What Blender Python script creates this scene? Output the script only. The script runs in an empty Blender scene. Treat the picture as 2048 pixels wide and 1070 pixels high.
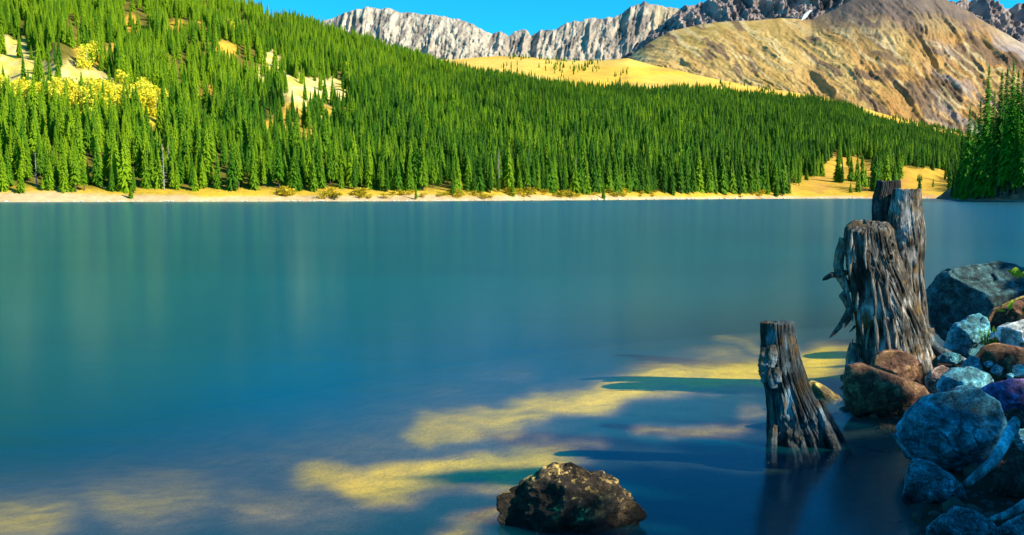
import bpy, math, random
import numpy as np
from mathutils import Vector, Matrix

# ------------------------------------------------------------------ camera, sky, sun, exposure
FPX, CX, CY, HOR, CAMH = 1773.0, 1024.0, 535.0, 392.0, 1.6
PITCH = math.atan((CY - HOR) / FPX)
SC = bpy.context.scene
COL = SC.collection

cam_d = bpy.data.cameras.new('camera'); cam = bpy.data.objects.new('camera', cam_d); COL.objects.link(cam)
cam_d.sensor_width = 36.0; cam_d.lens = 36.0 * FPX / 2048.0
cam_d.clip_start = 0.05; cam_d.clip_end = 40000
cam.location = (0, 0, CAMH); cam.rotation_euler = (math.pi / 2 - PITCH, 0, 0)
SC.camera = cam

SUN_EL, SUN_AZ = 36.0, 112.0          # azimuth: clockwise from +Y (north) towards +X
w = bpy.data.worlds.new('World'); SC.world = w; w.use_nodes = True
nt = w.node_tree; nt.nodes.clear()
sky = nt.nodes.new('ShaderNodeTexSky'); sky.sky_type = 'NISHITA'; sky.sun_disc = False
sky.sun_elevation = math.radians(SUN_EL); sky.sun_rotation = math.radians(SUN_AZ)
sky.altitude = 2500; sky.air_density = 1.0; sky.dust_density = 0.3; sky.ozone_density = 1.2
tint = nt.nodes.new('ShaderNodeMix'); tint.data_type = 'RGBA'; tint.blend_type = 'MULTIPLY'; tint.inputs[0].default_value = 1
tint.inputs[7].default_value = (0.06, 1.02, 1.32, 1)
bg = nt.nodes.new('ShaderNodeBackground'); bg.inputs[1].default_value = 0.10
wo = nt.nodes.new('ShaderNodeOutputWorld')
nt.links.new(sky.outputs[0], tint.inputs[6]); nt.links.new(tint.outputs[2], bg.inputs[0]); nt.links.new(bg.outputs[0], wo.inputs[0])

sun_d = bpy.data.lights.new('sun', 'SUN'); sun_d.energy = 5.0; sun_d.angle = math.radians(0.5); sun_d.color = (1.0, 0.89, 0.66)
sun = bpy.data.objects.new('sun', sun_d); COL.objects.link(sun)
a, e = math.radians(SUN_AZ), math.radians(SUN_EL)
SUND = Vector((math.sin(a) * math.cos(e), math.cos(a) * math.cos(e), math.sin(e)))
sun.rotation_euler = SUND.to_track_quat('Z', 'Y').to_euler()
sun.location = SUND * 60

vs = SC.view_settings; vs.view_transform = 'Standard'; vs.look = 'None'; vs.exposure = 0.95; vs.gamma = 1; vs.use_curve_mapping = False
SC.cycles.max_bounces = 6; SC.cycles.transparent_max_bounces = 8; SC.cycles.diffuse_bounces = 3
SC.cycles.glossy_bounces = 3; SC.cycles.transmission_bounces = 3
SC.cycles.sample_clamp_indirect = 6; SC.cycles.caustics_reflective = False; SC.cycles.caustics_refractive = False
try:
    SC.cycles.use_denoising = True
except Exception:
    pass

# ------------------------------------------------------------------ helpers
RNG = np.random.default_rng(7)
random.seed(7)
cp, sp_ = math.cos(PITCH), math.sin(PITCH)

def P(px, py, Y):
    """Point of the place that stands at distance Y and is seen at picture position (px, py)."""
    px = np.asarray(px, float); py = np.asarray(py, float); Y = np.asarray(Y, float)
    v = (CY - py) / FPX; u = (px - CX) / FPX
    dy = cp + v * sp_; dz = -sp_ + v * cp
    t = Y / dy
    return np.stack(np.broadcast_arrays(u * t, Y, CAMH + dz * t), -1)

def proj(p):
    x, y, z = p[..., 0], p[..., 1], p[..., 2] - CAMH
    d = y * cp - z * sp_; v = y * sp_ + z * cp
    return CX + FPX * x / d, CY - FPX * v / d

def wY(py):                       # distance at which the water is seen at row py
    return CAMH * FPX / (py - HOR)

def _hash(ix, iy, iz, seed):
    with np.errstate(over='ignore'):
        h = (ix.astype(np.uint32) * np.uint32(374761393) + iy.astype(np.uint32) * np.uint32(668265263)
             + iz.astype(np.uint32) * np.uint32(2147483647 & 0x7FEB352D) + np.uint32((seed * 1013904223) & 0xFFFFFFFF))
        h = (h ^ (h >> np.uint32(13))) * np.uint32(1274126177)
        h = (h ^ (h >> np.uint32(16))) * np.uint32(2246822519)
        h = h ^ (h >> np.uint32(15))
    return h.astype(np.float64) / 4294967295.0

def noise3(x, y, z, seed=0):
    x, y, z = np.broadcast_arrays(np.asarray(x, float), np.asarray(y, float), np.asarray(z, float))
    x0, y0, z0 = np.floor(x), np.floor(y), np.floor(z)
    fx, fy, fz = x - x0, y - y0, z - z0
    fx = fx * fx * fx * (fx * (fx * 6 - 15) + 10); fy = fy * fy * fy * (fy * (fy * 6 - 15) + 10); fz = fz * fz * fz * (fz * (fz * 6 - 15) + 10)
    ix, iy, iz = x0.astype(np.int64), y0.astype(np.int64), z0.astype(np.int64)
    r = 0
    for dx in (0, 1):
        for dy in (0, 1):
            for dz in (0, 1):
                wgt = (fx if dx else 1 - fx) * (fy if dy else 1 - fy) * (fz if dz else 1 - fz)
                r = r + wgt * _hash(ix + dx, iy + dy, iz + dz, seed)
    return r * 2 - 1

def fbm(x, y, z=0.0, octv=4, seed=0, ridged=False, gain=0.5):
    a, s, tot = 1.0, 0, 0
    for i in range(octv):
        n = noise3(np.asarray(x) * 2 ** i + 17.3 * i, np.asarray(y) * 2 ** i + 5.1 * i, np.asarray(z) * 2 ** i, seed + i)
        if ridged: n = 1 - 2 * np.abs(n)
        s = s + a * n; tot += a; a *= gain
    return s / tot

def sstep(a, b, x):
    t = np.clip((np.asarray(x, float) - a) / (b - a), 0, 1); return t * t * (3 - 2 * t)

def mesh_np(name, V, F, smooth=True):
    """V (n,3), F (m,k) or list of such arrays."""
    me = bpy.data.meshes.new(name)
    Fs = F if isinstance(F, list) else [F]
    V = np.asarray(V, np.float32).reshape(-1, 3)
    loops = np.concatenate([np.asarray(f, np.int32).ravel() for f in Fs])
    sizes = np.concatenate([np.full(len(f), np.asarray(f).shape[1], np.int32) for f in Fs])
    me.vertices.add(len(V)); me.vertices.foreach_set('co', V.ravel())
    me.loops.add(len(loops)); me.loops.foreach_set('vertex_index', loops)
    me.polygons.add(len(sizes))
    me.polygons.foreach_set('loop_start', np.concatenate([[0], np.cumsum(sizes)[:-1]]).astype(np.int32))
    try: me.polygons.foreach_set('loop_total', sizes)
    except Exception: pass
    me.update(calc_edges=True)
    me.polygons.foreach_set('use_smooth', np.full(len(sizes), smooth, bool))
    me.validate()
    return me

def grid_faces(nu, nv, wrap=False):
    i = np.arange(nu if wrap else nu - 1)[:, None]; j = np.arange(nv - 1)[None]
    a = i * nv + j; b = ((i + 1) % nu) * nv + j
    return np.stack([a, b, b + 1, a + 1], -1).reshape(-1, 4)

def attr(me, name, vals):
    vals = np.asarray(vals, np.float32)
    if vals.ndim == 1:
        at = me.attributes.new(name, 'FLOAT', 'POINT'); at.data.foreach_set('value', vals)
    else:
        at = me.attributes.new(name, 'FLOAT_COLOR', 'POINT')
        v4 = np.concatenate([vals, np.ones((len(vals), 1), np.float32)], 1)
        at.data.foreach_set('color', v4.ravel())

def link(name, me, mat=None, parent=None, loc=None):
    o = bpy.data.objects.new(name, me); COL.objects.link(o)
    if mat is not None and me is not None and len(me.materials) == 0: me.materials.append(mat)
    if parent is not None: o.parent = parent
    if loc is not None: o.location = loc
    return o

def tag(o, label=None, cat=None, group=None, kind=None):
    if label: o['label'] = label
    if cat: o['category'] = cat
    if group: o['group'] = group
    if kind: o['kind'] = kind
    return o

def empty(name, loc, label, cat, group=None):
    o = bpy.data.objects.new(name, None); COL.objects.link(o); o.location = loc
    o.empty_display_size = 0.1
    return tag(o, label, cat, group)

# ------------------------------------------------------------------ materials
class MT:
    def __init__(s, name, rough=0.85, spec=0.3):
        s.m = bpy.data.materials.new(name); s.m.use_nodes = True
        s.t = s.m.node_tree; s.b = s.t.nodes['Principled BSDF']
        s.b.inputs['Roughness'].default_value = rough
        s.b.inputs['Specular IOR Level'].default_value = spec
        s.tc = s.t.nodes.new('ShaderNodeTexCoord')
    def n(s, ty, **k):
        nd = s.t.nodes.new(ty)
        for a_, v in k.items(): setattr(nd, a_, v)
        return nd
    def l(s, a_, b_): s.t.links.new(a_, b_)
    def mapping(s, scale=(1, 1, 1), rot=(0, 0, 0), src='Object'):
        m = s.n('ShaderNodeMapping'); m.inputs['Scale'].default_value = scale; m.inputs['Rotation'].default_value = rot
        s.l(s.tc.outputs[src], m.inputs[0]); return m.outputs[0]
    def noise(s, scale, detail=6, rough=0.6, vec=None, dist=0.0):
        nd = s.n('ShaderNodeTexNoise'); nd.inputs['Scale'].default_value = scale; nd.inputs['Detail'].default_value = detail
        nd.inputs['Roughness'].default_value = rough; nd.inputs['Distortion'].default_value = dist
        s.l(vec if vec is not None else s.tc.outputs['Object'], nd.inputs['Vector']); return nd.outputs['Fac']
    def voro(s, scale, vec=None, feature='F1'):
        nd = s.n('ShaderNodeTexVoronoi'); nd.inputs['Scale'].default_value = scale; nd.feature = feature
        s.l(vec if vec is not None else s.tc.outputs['Object'], nd.inputs['Vector']); return nd.outputs['Distance']
    def ramp(s, fac, stops, interp='LINEAR'):
        r = s.n('ShaderNodeValToRGB'); cr = r.color_ramp; cr.interpolation = interp
        while len(cr.elements) < len(stops): cr.elements.new(0.5)
        for el, (p, c) in zip(cr.elements, stops):
            el.position = p; el.color = (*c, 1) if len(c) == 3 else c
        s.l(fac, r.inputs[0]); return r.outputs[0]
    def mix(s, fac, a_, b_, mode='MIX'):
        m = s.n('ShaderNodeMix', data_type='RGBA', blend_type=mode)
        for sock, v in ((m.inputs[0], fac), (m.inputs[6], a_), (m.inputs[7], b_)):
            if isinstance(v, (int, float)): sock.default_value = v
            elif isinstance(v, tuple): sock.default_value = (*v, 1) if len(v) == 3 else v
            else: s.l(v, sock)
        return m.outputs[2]
    def math(s, op, a_, b_=None, clamp=False):
        m = s.n('ShaderNodeMath', operation=op, use_clamp=clamp)
        for sock, v in ((m.inputs[0], a_), (m.inputs[1], b_)):
            if v is None: continue
            if isinstance(v, (int, float)): sock.default_value = v
            else: s.l(v, sock)
        return m.outputs[0]
    def attr(s, name, out='Fac'):
        a_ = s.n('ShaderNodeAttribute', attribute_name=name); return a_.outputs[out]
    def bump(s, h, strength=0.5, dist=0.02):
        b = s.n('ShaderNodeBump'); b.inputs['Strength'].default_value = strength; b.inputs['Distance'].default_value = dist
        s.l(h, b.inputs['Height']); s.l(b.outputs[0], s.b.inputs['Normal'])
    def col(s, c): s.l(c, s.b.inputs['Base Color'])

def rock_mat(name, c_dark, c_mid, c_light, speckle=0.5, scale=6.0, vein=0.0, bumps=0.6, strata=None, wet=True, lichen=None):
    m = MT(name, 0.8, 0.35)
    rnd = m.n('ShaderNodeObjectInfo').outputs['Random']
    n1 = m.noise(scale, 8, 0.65, dist=0.6)
    n2 = m.noise(scale * 9, 6, 0.75)
    n3 = m.noise(scale * 34, 3, 0.7)
    f = m.math('ADD', m.math('MULTIPLY', n1, 0.6), m.math('MULTIPLY', n2, 0.4))
    c = m.ramp(f, [(0.34, c_dark), (0.5, c_mid), (0.66, c_light)])
    sp = m.ramp(n3, [(0.36, (0.18,) * 3), (0.5, (0.6,) * 3), (0.66, (1.6,) * 3)])
    c = m.mix(speckle, c, m.mix(1.0, c, sp, 'MULTIPLY'))
    if strata:
        wv = m.noise(7, 5, 0.7, m.mapping(strata[0], strata[1]))
        s_ = m.ramp(wv, [(0.42, (0.55,) * 3), (0.5, (0.95,) * 3), (0.56, (1.5,) * 3)])
        c = m.mix(strata[2], c, m.mix(1.0, c, s_, 'MULTIPLY'))
    if vein:
        v = m.noise(scale * 0.9, 4, 0.5, dist=2.5)
        v = m.ramp(v, [(0.485, (0,) * 3), (0.5, (1,) * 3), (0.515, (0,) * 3)])
        c = m.mix(m.math('MULTIPLY', v, vein), c, tuple(min(1, k * 2.2) for k in c_light))
    if lichen:
        lv = m.noise(scale * 2.6, 7, 0.75)
        lm = m.ramp(lv, [(lichen[1], (0,) * 3), (lichen[1] + 0.07, (1,) * 3)])
        nz = m.n('ShaderNodeSeparateXYZ'); m.l(m.n('ShaderNodeNewGeometry').outputs['Normal'], nz.inputs[0])
        up = m.ramp(m.math('ADD', nz.outputs[2], m.math('MULTIPLY', n2, 0.4)), [(0.62, (0,) * 3), (0.95, (1,) * 3)])      # lichen keeps to the top
        c = m.mix(m.math('MULTIPLY', lm, up), c, lichen[0])
    blot = m.ramp(m.noise(scale * 1.7, 7, 0.78), [(0.41, (0.35,) * 3), (0.5, (0.95,) * 3), (0.6, (1.75,) * 3)])   # uneven weathering
    c = m.mix(0.85, c, m.mix(1.0, c, blot, 'MULTIPLY'))
    ck = m.ramp(m.noise(scale * 0.45, 5, 0.6, None, 1.2), [(0.488, (1,) * 3), (0.5, (0.12,) * 3), (0.512, (1,) * 3)])  # hairline cracks
    c = m.mix(0.8, c, m.mix(1.0, c, ck, 'MULTIPLY'))
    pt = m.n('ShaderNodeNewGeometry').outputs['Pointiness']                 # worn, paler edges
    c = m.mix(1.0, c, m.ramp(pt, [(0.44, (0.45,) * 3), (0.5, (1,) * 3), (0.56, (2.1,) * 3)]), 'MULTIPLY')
    if wet:                                        # dark wet band just above the water line
        geo = m.n('ShaderNodeNewGeometry'); sx = m.n('ShaderNodeSeparateXYZ'); m.l(geo.outputs['Position'], sx.inputs[0])
        z = m.math('ADD', sx.outputs[2], m.math('MULTIPLY', m.math('SUBTRACT', n1, 0.5), 0.25))
        wz = m.ramp(m.math('DIVIDE', z, 0.2), [(0.1, (0,) * 3), (0.55, (1,) * 3)])
        c = m.mix(wz, m.mix(1.0, c, (0.22, 0.22, 0.22), 'MULTIPLY'), c)
        m.l(m.ramp(m.math('DIVIDE', z, 0.2), [(0.1, (0.25,) * 3), (0.6, (0.82,) * 3)]), m.b.inputs['Roughness'])
    m.col(c)
    h = m.math('ADD', m.math('MULTIPLY', n1, 0.8), m.math('ADD', m.math('MULTIPLY', n2, 0.55), m.math('MULTIPLY', n3, 0.28)))
    m.bump(h, bumps, 0.035)
    return m.m

def wood_mat(name, dark, mid, light, zs=0.12):
    m = MT(name, 0.78, 0.3)
    g = m.noise(46, 8, 0.7, m.mapping((1, 1, zs)), 0.4)
    g2 = m.noise(8, 5, 0.6, m.mapping((1, 1, 0.35)), 0.8)
    f = m.math('ADD', m.math('MULTIPLY', g, 0.55), m.math('MULTIPLY', g2, 0.45))
    c = m.ramp(f, [(0.36, dark), (0.5, mid), (0.62, light)])
    bare = m.attr('bare')
    cb = m.ramp(g, [(0.3, tuple(k * 0.7 for k in light)), (0.6, tuple(min(1, k * 1.25) for k in light))])
    c = m.mix(bare, c, cb)
    cr = m.attr('crack')
    c = m.mix(cr, c, tuple(k * 0.35 for k in dark))
    rot = m.ramp(m.noise(5, 6, 0.7), [(0.50, (0,) * 3), (0.62, (0.8,) * 3)])  # amber rot patches, spread wider to paint in warm sun highlights
    c = m.mix(m.math('MULTIPLY', rot, m.math('SUBTRACT', 1.0, bare)), c, (0.17, 0.095, 0.022))
    big = m.ramp(m.noise(4.2, 6, 0.7, m.mapping((1, 1, 0.55), (0, 0, 0.7)), 1.0), [(0.40, (0.16,) * 3), (0.5, (0.75,) * 3), (0.60, (1.7,) * 3)])
    c = m.mix(1.0, c, big, 'MULTIPLY')
    geo = m.n('ShaderNodeNewGeometry'); sx = m.n('ShaderNodeSeparateXYZ'); m.l(geo.outputs['Position'], sx.inputs[0])
    zz = m.math('ADD', sx.outputs[2], m.math('MULTIPLY', m.math('SUBTRACT', g2, 0.5), 0.5))
    wet = m.ramp(m.math('DIVIDE', zz, 0.25), [(0.15, (0.2,) * 3), (0.75, (1,) * 3)])          # wet dark foot
    c = m.mix(1.0, c, wet, 'MULTIPLY'); m.l(m.ramp(m.math('DIVIDE', zz, 0.25), [(0.15, (0.25,) * 3), (0.75, (0.78,) * 3)]), m.b.inputs['Roughness'])
    m.col(c)
    m.bump(m.math('ADD', g, m.math('MULTIPLY', m.noise(160, 3, 0.6, m.mapping((1, 1, zs))), 0.4)), 0.75, 0.02)
    return m.m

M = {}
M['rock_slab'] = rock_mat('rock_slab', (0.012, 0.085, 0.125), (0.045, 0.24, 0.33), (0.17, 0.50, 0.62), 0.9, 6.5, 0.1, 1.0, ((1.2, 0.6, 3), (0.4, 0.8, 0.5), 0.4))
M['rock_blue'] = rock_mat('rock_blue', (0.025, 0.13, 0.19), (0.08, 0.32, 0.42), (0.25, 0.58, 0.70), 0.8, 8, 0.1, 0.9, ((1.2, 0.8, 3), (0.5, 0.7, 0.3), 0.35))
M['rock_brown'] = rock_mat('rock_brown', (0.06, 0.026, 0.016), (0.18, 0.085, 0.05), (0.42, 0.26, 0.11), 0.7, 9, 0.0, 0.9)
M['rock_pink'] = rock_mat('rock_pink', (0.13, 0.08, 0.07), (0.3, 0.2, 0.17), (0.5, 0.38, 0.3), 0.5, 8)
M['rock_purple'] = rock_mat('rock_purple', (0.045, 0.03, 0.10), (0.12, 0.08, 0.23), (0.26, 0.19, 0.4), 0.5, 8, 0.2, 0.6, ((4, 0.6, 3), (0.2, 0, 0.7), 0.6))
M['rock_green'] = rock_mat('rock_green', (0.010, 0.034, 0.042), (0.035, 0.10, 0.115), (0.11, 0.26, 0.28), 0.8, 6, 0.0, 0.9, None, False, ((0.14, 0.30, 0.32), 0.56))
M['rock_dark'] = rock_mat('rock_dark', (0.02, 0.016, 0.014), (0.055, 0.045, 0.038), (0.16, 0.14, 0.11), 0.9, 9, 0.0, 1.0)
M['rock_water'] = rock_mat('rock_water', (0.010, 0.008, 0.007), (0.035, 0.024, 0.016), (0.20, 0.13, 0.06), 0.8, 6.5, 0.0, 1.0, None, True, ((0.62, 0.42, 0.13), 0.51))  # golden lichen on top doubles as the painted sunlit crest
M['rock_pale'] = rock_mat('rock_pale', (0.25, 0.33, 0.36), (0.5, 0.55, 0.55), (0.75, 0.72, 0.68), 0.3, 6)
M['rock_yellow'] = rock_mat('rock_yellow', (0.18, 0.12, 0.03), (0.4, 0.28, 0.07), (0.62, 0.5, 0.18), 0.4, 7, 0, 0.5, ((0.5, 0.5, 4), (0.6, 0.6, 0), 0.5))
M['wood_old'] = wood_mat('wood_old', (0.008, 0.007, 0.006), (0.075, 0.068, 0.058), (0.34, 0.34, 0.33))
M['wood_small'] = wood_mat('wood_small', (0.006, 0.009, 0.012), (0.035, 0.055, 0.07), (0.17, 0.25, 0.30))
M['wood_dark'] = wood_mat('wood_dark', (0.006, 0.006, 0.007), (0.025, 0.024, 0.024), (0.10, 0.10, 0.10))
M['driftwood'] = wood_mat('driftwood', (0.012, 0.05, 0.075), (0.07, 0.24, 0.32), (0.24, 0.5, 0.6), 0.5)

def crown_mat(name, c1, c2, c3):
    m = MT(name, 0.7, 0.15)
    oi = m.n('ShaderNodeObjectInfo')
    n = m.noise(3.0, 4, 0.7)
    geo = m.n('ShaderNodeNewGeometry')
    big = m.noise(0.012, 3, 0.6, geo.outputs['Position'])
    f = m.math('ADD', m.math('MULTIPLY', oi.outputs['Random'], 0.6), m.math('MULTIPLY', n, 0.35))
    f = m.math('ADD', f, m.math('MULTIPLY', m.math('SUBTRACT', big, 0.5), 1.1))
    sx = m.n('ShaderNodeSeparateXYZ'); m.l(geo.outputs['Position'], sx.inputs[0])
    left = m.math('MULTIPLY', m.math('ADD', sx.outputs[0], 20.0), -0.0016, clamp=True)   # the wood at the left is yellower
    f = m.math('ADD', m.math('ADD', f, 0.07), m.math('MULTIPLY', left, 1.1))
    c = m.ramp(f, [(0.1, c1), (0.5, c2), (1.0, c3)])
    m.col(c)
    tr = m.n('ShaderNodeBsdfTranslucent'); m.l(c, tr.inputs[0])
    mx = m.n('ShaderNodeMixShader'); mx.inputs[0].default_value = 0.3
    out = m.t.nodes['Material Output']
    m.l(m.b.outputs[0], mx.inputs[1]); m.l(tr.outputs[0], mx.inputs[2]); m.l(mx.outputs[0], out.inputs[0])
    return m.m
M['needles'] = crown_mat('needles', (0.012, 0.065, 0.003), (0.055, 0.175, 0.003), (0.22, 0.36, 0.005))
M['needles_bank'] = crown_mat('needles_bank', (0.012, 0.08, 0.008), (0.035, 0.18, 0.008), (0.09, 0.32, 0.008))
M['aspen_leaves'] = crown_mat('aspen_leaves', (0.42, 0.40, 0.01), (0.66, 0.58, 0.02), (0.80, 0.74, 0.06))
M['gold_shrub'] = crown_mat('gold_shrub', (0.14, 0.16, 0.01), (0.40, 0.32, 0.015), (0.66, 0.5, 0.03))
def flat_mat(name, c1, c2, sc=8, rough=0.85, bump=0.4):
    m = MT(name, rough, 0.25); n = m.noise(sc, 6, 0.65)
    m.col(m.ramp(n, [(0.35, c1), (0.65, c2)])); m.bump(n, bump, 0.02); return m.m
M['bark'] = flat_mat('bark', (0.05, 0.035, 0.025), (0.14, 0.11, 0.085), 2)
M['snag'] = flat_mat('snag', (0.22, 0.18, 0.15), (0.36, 0.31, 0.27), 2)
M['leaf'] = flat_mat('leaf', (0.12, 0.25, 0.01), (0.3, 0.42, 0.02), 20)
M['leaf_gold'] = flat_mat('leaf_gold', (0.5, 0.3, 0.02), (0.65, 0.45, 0.05), 20)
M['white_stone'] = flat_mat('white_stone', (0.5, 0.46, 0.4), (0.8, 0.76, 0.68), 3)

def terrain_mat(name, nscale, bump_d, contrast=0.5, streak=None, smooth=0.95):
    """albedo from the mesh attribute 'alb', broken up by noise."""
    m = MT(name, smooth, 0.1)
    c = m.attr('alb', 'Color')
    n = m.noise(nscale, 9, 0.72)
    n2 = m.noise(nscale * 7, 6, 0.75)
    f = m.math('ADD', m.math('MULTIPLY', n, 0.55), m.math('MULTIPLY', n2, 0.45))
    k = m.ramp(f, [(0.36, (1 - contrast,) * 3), (0.5, (1,) * 3), (0.64, (1 + contrast,) * 3)])
    c = m.mix(1.0, c, k, 'MULTIPLY')
    if streak:
        s_ = m.noise(streak[0], 6, 0.7, m.mapping(streak[1], streak[2]))
        ks = m.ramp(s_, [(0.4, streak[3]), (0.52, (1, 1, 1)), (0.62, streak[4])])
        c = m.mix(1.0, c, ks, 'MULTIPLY')
    m.col(c); m.bump(f, 0.8, bump_d)
    return m.m

# ------------------------------------------------------------------ lake bed and near bank
SHORE = np.array([(-900, -200), (-60, -6), (-10, 1.0), (-3, 2.2), (0, 2.6), (1.2, 3.2), (1.95, 4.15), (2.3, 5.0), (2.62, 5.9), (2.5, 6.5),
                  (3.0, 7.9), (3.9, 9.0), (5.0, 9.7), (6.3, 10.3), (9, 11), (14, 13), (30, 20), (80, 60), (160, 200), (300, 500), (900, 2500)], float)
def bank_z(x, y):
    x = np.asarray(x, float); y = np.asarray(y, float)
    best = np.full(x.shape, 1e9); sgn = np.ones(x.shape)
    for (ax, ay), (bx, by) in zip(SHORE[:-1], SHORE[1:]):
        ex, ey = bx - ax, by - ay; L2 = ex * ex + ey * ey
        t = np.clip(((x - ax) * ex + (y - ay) * ey) / L2, 0, 1)
        dx, dy = x - (ax + t * ex), y - (ay + t * ey); d = np.hypot(dx, dy)
        cr = ex * (y - ay) - ey * (x - ax)            # > 0: on the water side
        up = d < best; best = np.where(up, d, best); sgn = np.where(up, np.sign(cr), sgn)
    land = sgn < 0
    zl = 0.045 * best / (1 + 0.05 * best) + 0.0
    zw = -0.02 - 0.17 * (1 - np.exp(-best * 2)) - 0.075 * np.maximum(best - 1.3, 0) ** 1.7 / (1 + 0.08 * best)
    zw = np.maximum(zw, -5)
    z = np.where(land, zl, zw)
    return z + 0.02 * fbm(x * 1.7, y * 1.7, 0, 3, 5) * np.where(land, 1, 0.4)

# sunlit patches of the lake bed, painted into its colour as ochre bars
def pw(px, py): Y = wY(py); return ((px - CX) / FPX * Y * 1.0, Y)
SUN_BARS = [  # polyline in (px,py) of the photo, half-width rows, strength
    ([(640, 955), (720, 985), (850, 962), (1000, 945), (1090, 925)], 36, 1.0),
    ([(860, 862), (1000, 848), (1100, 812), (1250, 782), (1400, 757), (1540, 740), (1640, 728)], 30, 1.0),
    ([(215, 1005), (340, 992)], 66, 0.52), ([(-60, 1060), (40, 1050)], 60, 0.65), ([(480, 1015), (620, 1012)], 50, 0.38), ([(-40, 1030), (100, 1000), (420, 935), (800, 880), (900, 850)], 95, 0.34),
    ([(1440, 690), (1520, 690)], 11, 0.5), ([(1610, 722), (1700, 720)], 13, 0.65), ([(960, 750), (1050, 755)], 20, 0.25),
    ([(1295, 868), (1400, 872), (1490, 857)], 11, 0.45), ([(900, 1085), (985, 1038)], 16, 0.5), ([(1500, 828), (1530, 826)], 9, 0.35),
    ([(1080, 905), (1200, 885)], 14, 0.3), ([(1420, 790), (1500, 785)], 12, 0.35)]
def sun_bar_mask(x, y, dep=0.0):
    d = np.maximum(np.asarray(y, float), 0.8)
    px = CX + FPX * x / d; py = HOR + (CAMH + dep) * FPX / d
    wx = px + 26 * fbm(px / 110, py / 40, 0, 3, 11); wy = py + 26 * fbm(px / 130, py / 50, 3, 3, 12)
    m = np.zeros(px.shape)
    for pts, hw, st in SUN_BARS:
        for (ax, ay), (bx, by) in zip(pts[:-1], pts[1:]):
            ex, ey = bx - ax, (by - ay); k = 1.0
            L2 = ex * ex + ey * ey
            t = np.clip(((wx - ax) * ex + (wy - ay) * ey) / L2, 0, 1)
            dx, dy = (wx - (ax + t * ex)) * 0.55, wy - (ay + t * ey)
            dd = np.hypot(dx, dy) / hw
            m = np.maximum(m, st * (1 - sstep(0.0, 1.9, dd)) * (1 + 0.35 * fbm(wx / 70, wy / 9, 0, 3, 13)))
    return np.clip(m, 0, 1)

def axis(lo, hi, c, fine, n):
    t = np.linspace(-1, 1, n); s = np.sinh(t * 6.0) / math.sinh(6.0)
    a_ = np.where(s < 0, c + s * (c - lo), c + s * (hi - c)); return a_
xs = np.unique(np.concatenate([np.arange(-6, 6.01, 0.05), -6 - np.geomspace(0.06, 9000, 70), 6 + np.geomspace(0.06, 9000, 70)]))
ys = np.unique(np.concatenate([np.arange(1.5, 11.01, 0.05), 1.5 - np.geomspace(0.06, 3000, 50), 11 + np.geomspace(0.06, 12000, 80)]))
X, Yg = np.meshgrid(xs, ys, indexing='ij')
Z = bank_z(X, Yg)
bm_ = sun_bar_mask(X, Yg, np.clip(-Z, 0, 2)) * ((Yg > 3.0) & (Yg < 14) & (Z < 0))
me = mesh_np('ground', np.stack([X, Yg, Z], -1), grid_faces(len(xs), len(ys)))
far = sstep(15, 60, np.hypot(X, Yg))
dark = np.array([0.035, 0.028, 0.02]); sand = np.array([0.92, 0.64, 0.03]); deep = np.array([0.02, 0.05, 0.06]); land_far = np.array([0.25, 0.19, 0.08])  # sand: yellow of the sunlit bed, sunlight painted into the albedo
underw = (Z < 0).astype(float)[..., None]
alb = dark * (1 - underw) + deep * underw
sunlit_bed_col = np.array([0.55, 0.34, 0.22]) * (1 - sstep(0.15, 0.7, bm_)[..., None]) + sand * sstep(0.15, 0.7, bm_)[..., None]
alb = alb * (1 - bm_[..., None]) + sunlit_bed_col * bm_[..., None]
alb = alb * (1 - far[..., None] * (1 - underw)) + land_far * far[..., None] * (1 - underw)
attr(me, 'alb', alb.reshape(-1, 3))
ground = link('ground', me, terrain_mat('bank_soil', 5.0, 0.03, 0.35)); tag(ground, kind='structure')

# water: flat sheet; opacity follows the depth of the water under it
wx_ = np.unique(np.concatenate([np.arange(-6, 6.01, 0.06), -6 - np.geomspace(0.07, 8500, 60), 6 + np.geomspace(0.07, 8500, 60)]))
wy_ = np.unique(np.concatenate([np.arange(1.5, 12.01, 0.06), 1.5 - np.geomspace(0.07, 400, 30), 12 + np.geomspace(0.07, 2500, 70)]))
WX, WY = np.meshgrid(wx_, wy_, indexing='ij')
wb = sun_bar_mask(WX, WY) * ((WY > 3.5) & (WY < 14))
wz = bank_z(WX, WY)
wz = wz * (1 - 0.78 * wb)      # clearer over the painted sunlit bars
me = mesh_np('lake_water', np.stack([WX, WY, np.zeros_like(WX)], -1), grid_faces(len(wx_), len(wy_)))
attr(me, 'depth', np.clip(-wz, 0, 6).ravel())
m = MT('lake_water', 0.2, 0.5)
depth = m.attr('depth')
trans = m.math('POWER', 2.718, m.math('MULTIPLY', depth, -2.3))
rip = m.noise(1.0, 5, 0.6, m.mapping((0.35, 2.2, 1)))
bumpn = m.n('ShaderNodeBump'); bumpn.inputs['Strength'].default_value = 0.12; bumpn.inputs['Distance'].default_value = 0.03
m.l(rip, bumpn.inputs['Height'])
body = m.n('ShaderNodeBsdfDiffuse')
patch = m.noise(0.07, 4, 0.5, m.mapping((0.5, 1.6, 1)))
m.l(m.ramp(patch, [(0.35, (0.0, 0.064, 0.105)), (0.65, (0.0, 0.092, 0.13))]), body.inputs[0])
tp = m.n('ShaderNodeBsdfTransparent'); tp.inputs[0].default_value = (0.98, 0.98, 0.9, 1)
mx1 = m.n('ShaderNodeMixShader'); m.l(trans, mx1.inputs[0]); m.l(body.outputs[0], mx1.inputs[1]); m.l(tp.outputs[0], mx1.inputs[2])
gl = m.n('ShaderNodeBsdfGlossy'); gl.inputs['Roughness'].default_value = 0.175; gl.inputs[0].default_value = (0.46, 0.78, 1.0, 1)
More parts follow.
